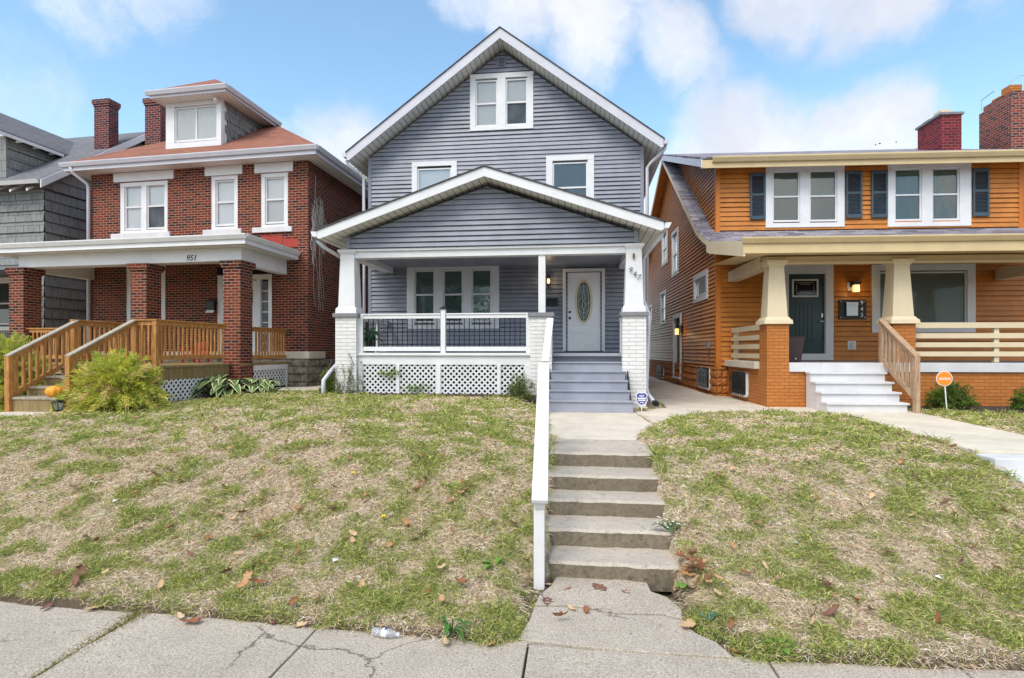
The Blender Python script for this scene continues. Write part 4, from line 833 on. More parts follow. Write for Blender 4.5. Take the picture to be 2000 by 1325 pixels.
tz = [1.27, 1.44, 1.62, 1.80]; ty = [9.12, 9.47, 9.82, 10.17]
for i in range(4):
    mb = MB(); mb.box(-10.26, -8.95, ty[i]-.02, ty[i]+.36, tz[i]-.04, tz[i]); mb.build('tread', 'greywood', RH, bevel=.005); mb = MB(); mb.box(-10.22, -8.99, ty[i]+.0, ty[i]+.03, (tz[i-1] if i else 1.0), tz[i]-.041); mb.build('riser', 'mosswood', RH)

# ============================================================ grey shingled house, far left
GH = thing('shingled_house', F(-12.5, .1, 1.1), 'dark grey shingled house with grey gabled roof, partly hidden at the far left', 'house')
mb = MB(F); siding(mb, front(.1), 1.1, 7.3, lambda z: -16.5, lambda z: -9.0, [(-11.15, -10.2, 2.9, 4.3)], .335, .03, .018, -.01); siding(mb, sider(-9.0), 1.1, 7.1, lambda z: .1, lambda z: 12, (), .335, .03, .018, -.01)
siding(mb, sider(-9.0), 7.135, 9.9, lambda z: -.35+(z-7.1)/.72, lambda z: 7.9-(z-7.2)/.72, (), .335, .03, .018, -.01); mb.build('siding', 'ashing', GH)
mb = MB(F); mb.prism([(-16.4, .25, 1.0), (-9.05, .25, 1.0), (-9.05, .25, 7.2), (-16.4, .25, 7.2)], (0, 11.5, 0)); mb.build('wall', 'ashing_shaded', GH)
window(GH, F, front(.1), -11.3, -10.05, 2.75, 4.42, .15, [(-11.1, -10.25, 2.93, 4.28, 3.6, 'gshade', 'dark_room')])
def rooffold(P, tf, prof, x0, x1, th, m, name='roof'):
    mb = MB(tf)
    for (ya, za), (yb, zb) in zip(prof, prof[1:]): mb.quad((x0, ya, za), (x1, ya, za), (x1, yb, zb), (x0, yb, zb)); mb.quad((x0, ya, za-th), (x0, yb, zb-th), (x1, yb, zb-th), (x1, ya, za-th)); mb.quad((x0, ya, za-th), (x0, ya, za), (x0, yb, zb), (x0, yb, zb-th)); mb.quad((x1, ya, za-th), (x1, yb, zb-th), (x1, yb, zb), (x1, ya, za))
    (ya, za), (yb, zb) = prof[0], prof[-1]; mb.quad((x0, ya, za-th), (x1, ya, za-th), (x1, ya, za), (x0, ya, za)); mb.quad((x0, yb, zb), (x1, yb, zb), (x1, yb, zb-th), (x0, yb, zb-th))
    return mb.build(name, m, P)
def rake(P, tf, prof, x, d, t, m, name='rake_board'):
    mb = MB(tf)
    for (ya, za), (yb, zb) in zip(prof, prof[1:]):
        dd = d if not isinstance(d, dict) else d.get(round(ya, 2), .2); mb.prism([(x, ya, za-.02), (x, ya, za-dd), (x, yb, zb-dd), (x, yb, zb-.02)], (t, 0, 0))
    return mb.build(name, m, P)
gp = [(-.38, 7.28), (3.8, 10.30), (8.0, 7.28)]
rooffold(GH, F, gp, -17, -8.60, .06, 'gshing'); rake(GH, F, gp, -8.598, .26, .035, 'trim')
mb = MB(F); mb.prism([(-17, -.40, 7.16), (-17, -.36, 7.16), (-17, -.36, 7.27), (-17, -.46, 7.27)], (8.35, 0, 0)); mb.build('gutter', 'trim', GH)
for i in range(12): mb = MB(F); x = -9.15-i*.62; mb.prism([(x, -.35, 7.03), (x, .1, 7.36), (x, .1, 7.28), (x, -.35, 6.96)], (.05, 0, 0)); mb.build('rafter_tail', 'white', GH)
mb = MB(F); mb.prism([(-12.6, -.1, 7.5), (-10.2, -.1, 7.5), (-10.2, -.1, 8.72), (-11.2, -.1, 9.5), (-12.2, -.1, 8.72), (-12.2, -.1, 7.5)], (0, 3, 0)); gd = mb.build('dormer', 'ashing', GH)
mb = MB(F); siding(mb, sider(-10.19), 7.5, 8.72, lambda z: -.1, lambda z: 2.0, (), .3, .03, .018, 0); mb.build('dormer_siding', 'ashing', gd)
for s_ in (-1, 1): mb = MB(F); mb.prism([(-11.2, -.55, 9.84), (-11.2+s_*1.32, -.55, 8.80), (-11.2+s_*1.32, -.55, 8.74), (-11.2, -.55, 9.78)], (0, 4.2, 0)); mb.build('dormer_roof', 'gshing', gd)
mb = MB(F); mb.box(-9.90, -9.87, -.55, 1.55, 8.66, 8.76); mb.build('fascia', 'trim', gd)
for i in range(4): mb = MB(F); mb.box(-10.15, -9.91, -.4+i*.55, -.36+i*.55, 8.66, 8.72); mb.build('rafter_tail', 'white', gd)
chimney(GH, F, -9.24, -8.64, 2.1, 2.50, 8.6, 10.78, 'rbrick_dark')
mb = MB(F); mb.prism([(-16, -2.6, 4.05), (-16, .1, 4.75), (-16, .1, 4.65), (-16, -2.6, 3.95)], (6.6, 0, 0)); mb.build('porch_roof', 'gshing', GH); mb = MB(F); mb.box(-15.9, -9.5, -2.55, -2.45, 3.7, 3.93); mb.build('porch_beam', 'trim', GH)

# ============================================================ orange house
Q = frame((3.65, 15.7), 3, 1.3); OH = thing('orange_house', Q(4, 0, 1.0), 'orange sided house with cream trim, blue shutters and white front steps, on the right', 'house')
XE = 8.11
mb = MB(Q); siding(mb, front(0), 1.70, 4.95, lambda z: .12, lambda z: XE, [(1.80, 2.92, 1.7, 4.3), (4.1, 6.42, 2.75, 4.22)], .13); mb.build('siding', 'osiding', OH)
dprof = [(-3.45, 4.40), (-2.0, 4.62), (-.64, 4.93), (0.1, 5.20), (.86, 5.55), (6.51, 9.46), (14.5, 5.6)]
yroof = lambda y: np.interp(y, [p[0] for p in dprof], [p[1] for p in dprof])
def ylo(z): return 0. if z < 4.9 else float(np.interp(z, [4.9, 5.12, 5.48, 9.46], [.0, .15, .95, 6.6]))
def yhi(z): return 13.8 if z < 5.8 else float(np.interp(z, [5.8, 9.4], [13.8, 6.6]))
sh = [(.98, 2.5, 3.7, 4.3), (4.68, 5.75, 1.28, 3.3), (6.45, 7.55-.1, 5.7, 6.9), (5.2, 6.2, 4.95, 6.4), (7.7, 8.75, 3.3, 4.45), (11.25, 12.35, 3.5, 4.15)]
sh[2] = (7.35, 8.4, 5.7, 6.85)
mb = MB(Q); siding(mb, sidel(0), 1.70, 9.3, ylo, yhi, sh, .112, brk=(4.9, 5.12, 5.48, 5.8)); mb.build('siding', 'osiding', OH)
mb = MB(Q); mb.prism([(.25, .25, .8), (.25, 13.5, .8), (.25, 13.5, 5.7), (.25, 6.51, 9.2), (.25, .95, 5.4), (.25, .25, 4.9)], (XE-.3, 0, 0)); mb.build('wall', 'osiding', OH)
mb = MB(Q); mb.box(-.02, .12, -.025, .10, 1.66, 4.9); mb.build('corner_board', 'ocorner', OH)
mb = MB(Q); rock(mb, sidel(0), 0, 13.8, .75, 1.68, .42, .21, .06, 8); rock(mb, front(0), -.0, .4, .75, 1.68, .3, .21, .06, 9); mb.build('foundation', 'orock', OH); mb = MB(Q); mb.box(.06, .4, .06, 13, .7, 1.69); mb.build('foundation', 'orock', OH)
# side openings
L0 = sidel(0)
window(OH, Q, L0, .84, 2.63, 3.58, 4.42, .15, [(1.02, 2.45, 3.74, 4.26, None, 'pblind', 'pblind')])
window(OH, Q, L0, 7.22, 8.50, 5.58, 6.98, .12, [(7.40, 8.32, 5.72, 6.85, 6.25, 'gshade', 'dark_room')]); window(OH, Q, L0, 5.06, 6.30, 4.85, 6.52, .12, [(5.24, 6.12, 4.99, 6.38, 5.65, 'gshade', 'dark_room')])
window(OH, Q, L0, 7.55, 8.87, 3.20, 4.56, .12, [(7.75, 8.68, 3.34, 4.42, 3.85, 'gshade', 'dark_room')]); window(OH, Q, L0, 11.12, 12.48, 3.38, 4.27, .12, [(11.3, 12.3, 3.52, 4.14, None, 'pblind', 'pblind')])
mb = MB(Q)
for a, c, d, e in ((4.50, 4.66, 1.15, 3.42), (5.76, 5.92, 1.15, 3.42), (4.66, 5.76, 3.28, 3.42)): mb.box(-.06, .1, a, c, d, e)
mb.box(-.10, .1, 4.50, 5.92, 1.12, 1.18); sd = mb.build('side_door_frame', 'trim', OH); mb = MB(Q); mb.box(.06, .1, 4.66, 5.76, 1.18, 3.28); mb.build('side_door', 'doorg', sd)
mb = MB(Q); mb.box(-.10, -.02, 4.22, 4.36, 2.72, 2.98); mb.tube([(-.08, 4.3, 2.92), (-.22, 4.3, 2.96), (-.22, 4.3, 2.90)], .012, 6); mb.box(-.30, -.14, 4.22, 4.38, 2.87, 2.90)
sl_ = mb.build('side_lantern', 'black', OH); mb = MB(Q); mb.box(-.275, -.165, 4.245, 4.355, 2.66, 2.868); mb.build('lantern_glass', 'lampglow', sl_); x_, y_, z_ = Q(-.36, 4.0, 2.76); pl(x_, y_, z_, 1.4)
mb = MB(Q); mb.box(-.13, -.02, .50, .68, 2.18, 2.36); mb.build('meter_box', 'steel', OH); mb = MB(Q); mb.tube([(-.05, .58, 2.18), (-.05, .58, 1.7)], .012, 5); mb.build('conduit', 'steel', OH)
def barred(y0, y1, z0, z1, plc, name='basement_window'):
    mb = MB(Q)
    def bx(a, c, o0, o1, d, e): mb.add([plc(a,o0,d),plc(c,o0,d),plc(c,o1,d),plc(a,o1,d),plc(a,o0,e),plc(c,o0,e),plc(c,o1,e),plc(a,o1,e)], [(0,3,2,1),(4,5,6,7),(0,1,5,4),(1,2,6,5),(2,3,7,6),(3,0,4,7)])
    bx(y0, y1, -.02, .075, z0, z0+.05); bx(y0, y0+.04, -.02, .06, z0, z1); bx(y1-.04, y1, -.02, .06, z0, z1); bx(y0, y1, -.02, .06, z1-.04, z1)
    f = mb.build(name, 'trim', OH); mb = MB(Q); mb.quad(plc(y0, .062, z0), plc(y1, .062, z0), plc(y1, .062, z1), plc(y0, .062, z1)); mb.build('pane', 'dark_room', f)
    mb = MB(Q); n = max(3, int((y1-y0)/.16))
    for i in range(n+1): y = y0+.03+(y1-y0-.06)*i/n; mb.tube([plc(y, .13, z0+.03), plc(y, .13, z1-.04)], .013, 6)
    for z in (z0+.14, z1-.22): mb.tube([plc(y0, .13, z), plc(y1, .13, z)], .011, 6)
    ym = (y0+y1)/2; mb.tube([plc(y0, .13, z1-.22), plc(ym, .13, z1), plc(y1, .13, z1-.22)], .012, 6); mb.build('security_bars', 'steel' if name == 'basement_window' else 'black', f)
barred(.56, 1.82, 1.02, 1.64, L0); barred(8.0, 9.3, .98, 1.5, L0)
# roof
rooffold(OH, Q, dprof, -.35, 8.6, .07, 'oshing')
rake(OH, Q, dprof[:1]+[(-.64, 4.93), (-.35, 5.03)], -.352, .34, .04, 'cream2'); rake(OH, Q, [(-.35, 5.03), (.1, 5.20), (.86, 5.55), (6.51, 9.46)], -.352, .17, .04, 'cream2'); rake(OH, Q, [(6.51, 9.46), (14.5, 5.6)], -.352, .17, .04, 'cream2')
mb = MB(Q)
for (ya, za), (yb, zb) in zip(dprof[2:], dprof[3:]): mb.quad((-.33, ya, za-.10), (0, ya, za-.10), (0, yb, zb-.10), (-.33, yb, zb-.10))
mb.build('eave_lining', 'osiding', OH)
mb = MB(Q); mb.box(-.35, 7.7, -3.46, -3.42, 4.12, 4.34); mb.build('porch_fascia', 'cream', OH)
mb = MB(Q); mb.prism([(-.38, -3.50, 4.32), (-.38, -3.461, 4.32), (-.38, -3.461, 4.44), (-.38, -3.56, 4.44), (-.38, -3.56, 4.41)], (8.9, 0, 0)); mb.build('gutter', 'cream', OH, bevel=.006)
mb = MB(Q); mb.quad((-.3, -3.42, 4.135), (-.3, -.64, 4.30), (8, -.64, 4.30), (8, -3.42, 4.135)); mb.build('porch_soffit', 'cream', OH)
# shed dormer
dp = [(-.05, 7.27), (6.51, 9.60)]
mb = MB(Q)
for a, c in zip(dp, dp[1:]): mb.prism([(-.42, a[0], a[1]), (-.42, c[0], c[1]), (-.42, c[0], c[1]-.05), (-.42, a[0], a[1]-.05)], (9.1, 0, 0))
DR = mb.build('dormer_roof', 'oshing', OH)
mb = MB(Q); mb.prism([(-.42, -.05, 7.21), (-.42, 6.51, 9.54), (-.42, 6.51, 9.38), (-.42, -.05, 7.0)], (.04, 0, 0)); mb.build('rake_board', 'alu', DR)
mb = MB(Q); mb.box(-.42, 8.7, -.03, .01, 6.98, 7.2); mb.build('fascia', 'cream', DR); mb = MB(Q); mb.prism([(-.12, -.09, 7.12), (-.12, -.031, 7.12), (-.12, -.031, 7.26), (-.12, -.15, 7.26), (-.12, -.15, 7.22)], (8.8, 0, 0)); mb.build('gutter', 'cream', DR, bevel=.006)
mb = MB(Q); mb.quad((-.38, .0, 7.0), (-.38, .5, 7.17), (8.6, .5, 7.17), (8.6, 0, 7.0)); mb.build('soffit', 'cream', DR)
mb = MB(Q); siding(mb, front(.5), 5.40, 7.16, lambda z: .22, lambda z: XE, [(1.58, 3.38, 5.6, 7.05), (4.78, 6.55, 5.6, 7.05)], .13); mb.build('dormer_siding', 'osiding', DR)
mb = MB(Q); siding(mb, sidel(.12), 5.30, 9.2, lambda z: .5, lambda z: .5+(z-5.25)/.705, (), .13)
mb2 = MB(Q)
def dlo(z): return .5 if z < 7.1 else .5+(z-7.1)/.355
mb2 = MB(Q); siding(mb2, sidel(.12), 5.30, 9.2, dlo, lambda z: .62+(z-5.30)/.705, (), .12, brk=(7.1,)); mb2.build('dormer_cheek', 'osiding', DR)
mb = MB(Q); mb.box(.10, .22, .475, .6, 5.34, 7.14); mb.box(XE-.1, XE+.02, .475, .6, 5.28, 7.14); mb.build('corner_board', 'ocorner', DR)
mb = MB(Q); mb.prism([(.3, .62, 5.3), (.3, .62, 7.15), (.3, 6.4, 9.3)], (XE-.4, 0, 0)); mb.build('dormer_core', 'dark', DR)
D5 = front(.5)
window(DR, Q, D5, 1.44, 3.52, 5.47, 7.16, .15, [(1.63, 2.35, 5.63, 7.02, 6.32, 'gblind', 'gshade'), (2.61, 3.33, 5.63, 7.02, 6.32, 'gblind', 'gshade')], glass='glass_hi')
window(DR, Q, D5, 4.65, 6.79, 5.45, 7.16, .15, [(4.83, 5.53, 5.61, 7.02, 6.31, 'gblind', 'gshade'), (5.80, 6.50, 5.61, 7.02, 6.31, 'gblind', 'gshade')], glass='glass_hi')
for a, c in ((1.02, 1.42), (3.55, 3.97), (4.21, 4.63), (6.82, 7.24)):
    mb = MB(Q); y0, y1 = .43, .475
    for x0, x1, z0, z1 in ((a, a+.05, 5.70, 6.97), (c-.05, c, 5.70, 6.97), (a+.05, c-.05, 5.70, 5.80), (a+.05, c-.05, 6.88, 6.97), (a+.05, c-.05, 6.34, 6.41)): mb.box(x0, x1, y0, y1, z0, z1)
    s_ = mb.build('shutter', 'navy', DR, bevel=.003); mb = MB(Q); z = 5.82
    while z < 6.87:
        if not 6.32 < z < 6.40: mb.prism([(a+.05, .437, z), (a+.05, .468, z+.03), (a+.05, .474, z+.03), (a+.05, .443, z)], (c-a-.1, 0, 0))
        z += .036
    mb.build('louvre', 'navy', s_)
cA = chimney(OH, Q, 7.12, 7.69, 2.2, 3.35, 7.6, 9.12, 'maroon', .0); mb = MB(Q); mb.box(7.07, 7.74, 2.15, 3.40, 9.12, 9.19); mb.build('cap', 'capgrey', cA)
for y in (2.4, 2.95): mb = MB(Q); mb.box(7.22, 7.55, y, y+.33, 9.192, 9.36 if y < 2.9 else 9.30); mb.build('flue', 'cream2' if y < 2.9 else 'obrick', cA)
# porch
mb = MB(Q); mb.box(.32, 7.35, -2.93, -.02, 1.79, 1.85); mb.build('porch_floor', 'capgrey', OH)
mb = MB(Q); mb.box(.76, 7.4, -2.99, -2.931, 1.655, 1.852); mb.build('deck_edge', 'whitestep', OH, bevel=.006)
mb = MB(Q); mb.box(.765, 7.36, -2.94, -2.75, .8, 1.652); mb.build('porch_skirt', 'obrick', OH); mb = MB(Q); mb.box(.301, .45, -2.44, -.0, .8, 1.70); mb.build('porch_skirt', 'obrick', OH)
mb = MB(Q); mb.box(.20, .50, -2.44, -.02, 1.70, 1.862); mb.build('coping_slab', 'whiteconc', OH, bevel=.01)
barred(-1.70, -.62, 1.0, 1.60, sidel(.3), 'porch_basement_window')
for a in (.30, 2.90, 6.93):
    mb = MB(Q); mb.box(a, a+.46, -2.95, -2.47, .8, 2.68); p_ = mb.build('pillar', 'obrick', OH); cx, cy = a+.23, -2.71; mb = MB(Q)
    mb.frus(cx, cy, 2.68, 2.77, .60, .58); mb.frus(cx, cy, 2.77, 2.84, .55, .45); mb.frus(cx, cy, 2.84, 3.93, .43, .315); mb.frus(cx, cy, 3.93, 3.99, .33, .40); mb.frus(cx, cy, 3.99, 4.06, .43, .45); mb.build('shaft', 'cream2', p_, bevel=.006)
mb = MB(Q); mb.box(.32, 7.6, -2.86, -2.56, 4.0, 4.14); mb.box(.30, 7.6, -2.90, -2.861, 3.97, 4.02); mb.build('porch_beam', 'cream', OH)
for a in (.30, 7.05): mb = MB(Q); mb.box(a, a+.24, -2.5, -.02, 3.93, 4.2); mb.build('porch_beam', 'cream2', OH)
def slatrail(x0, x1, plc, zs_, posts):
    mb = MB(Q)
    def bx(a, c, o0, o1, d, e): mb.add([plc(a,o0,d),plc(c,o0,d),plc(c,o1,d),plc(a,o1,d),plc(a,o0,e),plc(c,o0,e),plc(c,o1,e),plc(a,o1,e)], [(0,3,2,1),(4,5,6,7),(0,1,5,4),(1,2,6,5),(2,3,7,6),(3,0,4,7)])
    for d, e in zs_: bx(x0, x1, 0, .035, d, e)
    f = mb.build('slat_railing', 'cream2', OH, bevel=.004)
    for p in posts: mb = MB(Q); bx(p-.05, p+.05, -.10, -.001, 1.86, zs_[0][1]); mb.build('post', 'cream2', f)
slatrail(3.36, 6.93, front(-2.74), [(2.59, 2.71), (2.37, 2.48), (2.18, 2.285), (1.985, 2.09)], (5.14,))
slatrail(-2.47, -.06, sidel(.40), [(2.58, 2.70), (2.36, 2.47), (2.15, 2.26), (1.93, 2.04)], (-.20,))
# front door, lamp, number plaque, outlet, picture window
mb = MB(Q)
for a, c, d, e in ((1.72, 1.86, 1.86, 4.40), (2.80, 3.00, 1.86, 4.40), (1.86, 2.80, 4.14, 4.40), (1.86, 2.80, 1.86, 2.03)): mb.box(a, c, -.05, .12, d, e)
od = mb.build('door_frame', 'trim', OH, bevel=.005); mb = MB(Q); mb.box(1.87, 2.79, .04, .09, 2.035, 4.13)
for k in range(5): mb.box(2.06+k*.105, 2.15+k*.105, .028, .04, 2.35, 3.3)
mb.box(2.0, 2.66, .034, .04, 2.28, 2.33); mb.box(2.0, 2.66, .034, .04, 3.32, 3.37); dg_ = mb.build('door', 'doorg', od, bevel=.003)
mb = MB(Q)
for a, c, d, e in ((1.97, 2.01, 3.53, 4.0), (2.60, 2.64, 3.53, 4.0), (2.01, 2.60, 3.53, 3.57), (2.01, 2.60, 3.96, 4.0)): mb.box(a, c, .012, .04, d, e)
mb.build('door_light_frame', 'trim', dg_); mb = MB(Q); mb.box(2.01, 2.60, .03, .038, 3.57, 3.96); mb.build('door_light', flat('dark leaded glass', (.01, .01, .012), .08), dg_); mb = MB(Q)
mb.tube([(2.08, .026, 3.62), (2.53, .026, 3.62), (2.53, .026, 3.91), (2.08, .026, 3.91), (2.08, .026, 3.62)], .006, 4); mb.tube([(2.16, .026, 3.66), (2.45, .026, 3.66)], .006, 4); mb.tube([(2.16, .026, 3.87), (2.45, .026, 3.87)], .006, 4); mb.build('leading', 'steel', dg_)
mb = MB(Q); mb.box(2.70, 2.76, .0, .04, 2.98, 3.10); mb.build('deadbolt', 'steel', dg_, bevel=.01); mb = MB(Q); mb.tube([(2.73, .04, 2.88), (2.73, -.03, 2.88)], .02, 8); mb.tube([(2.73, -.03, 2.88), (2.66, -.03, 2.88)], .013, 8); mb.build('door_handle', 'steel', dg_)
mb = MB(Q); mb.box(3.36, 3.56, -.035, -.002, 3.68, 3.90); wp = mb.build('lamp_plate', 'trim', OH, bevel=.004); mb = MB(Q); mb.box(3.43, 3.50, -.09, -.036, 3.78, 3.90); mb.box(3.42, 3.62, -.24, -.06, 3.86, 3.90); mb.box(3.44, 3.60, -.22, -.08, 3.82, 3.86); mb.build('lamp_head', 'black', wp)
mb = MB(Q); mb.box(3.455, 3.585, -.205, -.095, 3.64, 3.819); mb.build('lamp_glass', 'lampglow', wp); x_, y_, z_ = Q(3.52, -.34, 3.72); pl(x_, y_, z_, 1.6)
mb = MB(Q); mb.box(3.14, 3.84, -.035, -.002, 2.93, 3.45); pq = mb.build('number_plaque', 'black', OH, bevel=.004); mb = MB(Q); mb.box(3.31, 3.60, -.09, -.036, 3.02, 3.37); mb.box(3.305, 3.605, -.10, -.04, 3.30, 3.38); mb.build('mailbox', 'steel', pq, bevel=.004)
for ch, z in (('9', 3.36), ('4', 3.20), ('3', 3.04)): text(ch, .15, lambda u, v, w, z=z: Q(3.72+u, -.037-w, z+v), 'house_number', 'white', pq, 0, .006)
for x in (3.19, 3.79):
    for z in (2.98, 3.40): mb = MB(Q); mb.tube([(x, -.035, z), (x, -.045, z)], .012, 8); mb.build('screw', 'steel', pq)
mb = MB(Q); mb.box(3.37, 3.58, -.03, -.002, 2.14, 2.37); op = mb.build('outlet', 'trim', OH, bevel=.004); mb = MB(Q); mb.box(3.44, 3.52, -.05, -.031, 2.19, 2.33); mb.build('outlet_cover', 'steel', op, bevel=.006)
window(OH, Q, front(0), 3.98, 6.56, 2.58, 4.36, .16, [(4.17, 6.36, 2.80, 4.17, None, 'pgblind', 'pgblind')], glass='glass_lo')
# white front steps
for i, (y, z) in enumerate([(-3.22, 1.66), (-3.48, 1.47), (-3.74, 1.28), (-4.0, 1.09)]):
    mb = MB(Q); mb.box(1.10, 2.60, y+.02, y+.30 if i else -2.992, .85, z-.041); mb.build('riser', 'whitestep', OH); mb = MB(Q); mb.box(1.08, 2.63, y-.02, y+.28 if i else -2.992, z-.04, z); mb.build('tread', 'whitestep', OH, bevel=.006)
wood_rail(OH, Q(2.70, -4.10, 1.02), Q(2.70, -2.90, 1.75), .10, 1.0, 'palewood', (1, 1), cap='palewood', post_z=(.85, 1.6), sp=.14, bw=.045)
# tall old chimney beyond
BC = thing('brick_chimney', Q(9.6, 2.8, 1), 'tall crumbling brick chimney beyond the orange house roof, at the right edge', 'chimney')
mb = MB(Q); mb.box(9.08, 10.3, 2.2, 3.5, .9, 9.62); mb.box(9.14, 10.2, 2.25, 3.4, 9.62, 9.80); mb.build('stack', 'oldbrick', BC)
for a, y in ((9.2, 2.4), (9.35, 3.0)): mb = MB(Q); mb.box(a, a+.34, y, y+.34, 9.8, 10.05 if y < 2.9 else 9.98); mb.build('flue', 'obrick', BC)
mb = MB(Q); mb.tube([(9.12, 3.45, 9.7), (9.12, 3.45, 10.05), (9.12, 2.9, 10.1)], .012, 5); mb.tube([(9.2, 2.45, 10.1), (9.42, 2.35, 10.28), (9.62, 2.3, 10.28), (9.62, 2.3, 9.85)], .012, 5); mb.build('chimney_bracket', 'steel', BC)

# ============================================================ planting
def nrm(n, s): return rng.normal(size=(n, 3))*s
def grnd(x, y): return float(gz(np.array([x]), np.array([y]))[0])
# ---- lawn: straw lying flat, green blades in patches (nobody could count it)
NB_ = 750000
Yb = np.exp(rng.uniform(math.log(3.96), math.log(13.2), NB_)); Xb = rng.uniform(-1.24, 1.12, NB_)*Yb*1.0
keep = Yb > swedge(Xb)-.015+.05*(vnoise(Xb, Yb*0, 9., 2)-.4)
for p in PATHS.values(): keep &= ~inpoly(Xb+rng.normal(size=NB_)*.02, Yb+rng.normal(size=NB_)*.02, p)
keep &= ~((Xb > -.34+.04*vnoise(Xb*0, Yb, 7, 1)) & (Xb < .91) & (Yb > 5.16) & (Yb < 8.2)); keep &= ~((Xb > 4.70) & (Xb < 6.2) & (Yb > 5.4) & (Yb < 7.5))
keep &= ~((Xb > -.30-.3*(5.3-Yb)*.2) & (Xb < .70+.10*vnoise(Xb*0, Yb, 8, 6)) & (Yb > 4.5) & (Yb <= 5.22)); keep &= ~((Xb > -.42+.05*vnoise(Xb*0, Yb, 8, 9)) & (Xb < .93-.42*(Yb-4.05)+.10*vnoise(Xb*0, Yb, 9, 4)) & (Yb <= 4.56))
keep &= ~((Xb > -5.5) & (Xb < 1.65) & (Yb > 12.0)); keep &= ~((Xb < -7.4) & (Yb > 12.2)); keep &= ~((Xb > 3.9) & (Yb > 12.25)); keep &= ~((Xb > -.72) & (Xb < 1.2) & (Yb > 10.9)); keep &= ~((Xb < -8.9) & (Xb > -10.4) & (Yb > 8.95))
Xb, Yb = Xb[keep], Yb[keep]; Zb = gz(Xb, Yb); n = len(Xb)
sc = np.clip(Yb/5.2, .9, 2.2)
field = (.62)*fbm(Xb, Yb, 1.1, 11)+.38*fbm(Xb*1.6, Yb*.9, 3.2, 15)                   # patchy growth
tuft = fbm(Xb, Yb, 5.0, 21, 3)
gp_ = np.clip((field*.42+tuft*.58-.495)/.16+.45+.35*np.clip((Yb-10.6)/2, 0, 1)+.20*((Yb < 4.6))+.8*np.exp(-(((Xb+.60)/.14)**2+((Yb-4.40)/.22)**2)), .10, .86)
green = rng.random(n) < gp_
bare = (fbm(Xb, Yb, 2.3, 31, 3) > .60) & (rng.random(n) < .55); kp = ~(bare & ~green); Xb, Yb, Zb, green, sc, tuft, field = [a[kp] for a in (Xb, Yb, Zb, green, sc, tuft, field)]; n = len(Xb)
ang = rng.uniform(0, 2*np.pi, n); el = np.where(green, rng.normal(.52, .34, n), rng.normal(.06, .16, n)); el = np.clip(el, -.05, 1.45)
Dv = np.stack([np.cos(ang)*np.cos(el), np.sin(ang)*np.cos(el)-.15, np.sin(el)], 1)
tall = np.clip((tuft-.55)*5, 0, 1)
Ln = np.where(green, rng.uniform(.028, .068, n)*(1+1.1*tall+1.2*np.exp(-(((Xb+.60)/.14)**2+((Yb-4.40)/.22)**2))), rng.uniform(.04, .115, n))*np.clip(sc, 1, 1.5)
Wd = np.where(green, .0060, .0046)*rng.uniform(.7, 1.3, n)*sc
Cc = np.where(green[:, None], mixcol(n, [(.37, .43, .10), (.25, .33, .065), (.51, .51, .15), (.66, .59, .27), (.12, .18, .045)], [.27, .24, .20, .16, .13]),
              mixcol(n, [(.88, .72, .54), (.76, .60, .43), (.95, .85, .70), (.30, .19, .12), (.80, .59, .42)], [.25, .23, .17, .20, .15]))
foliage('lawn_grass', 'grassm', np.stack([Xb, Yb, Zb-.004], 1), Dv, Ln, Wd, Cc, bend=.35, kind='stuff', label='patchy half dry lawn grass covering both front banks', cat='grass')
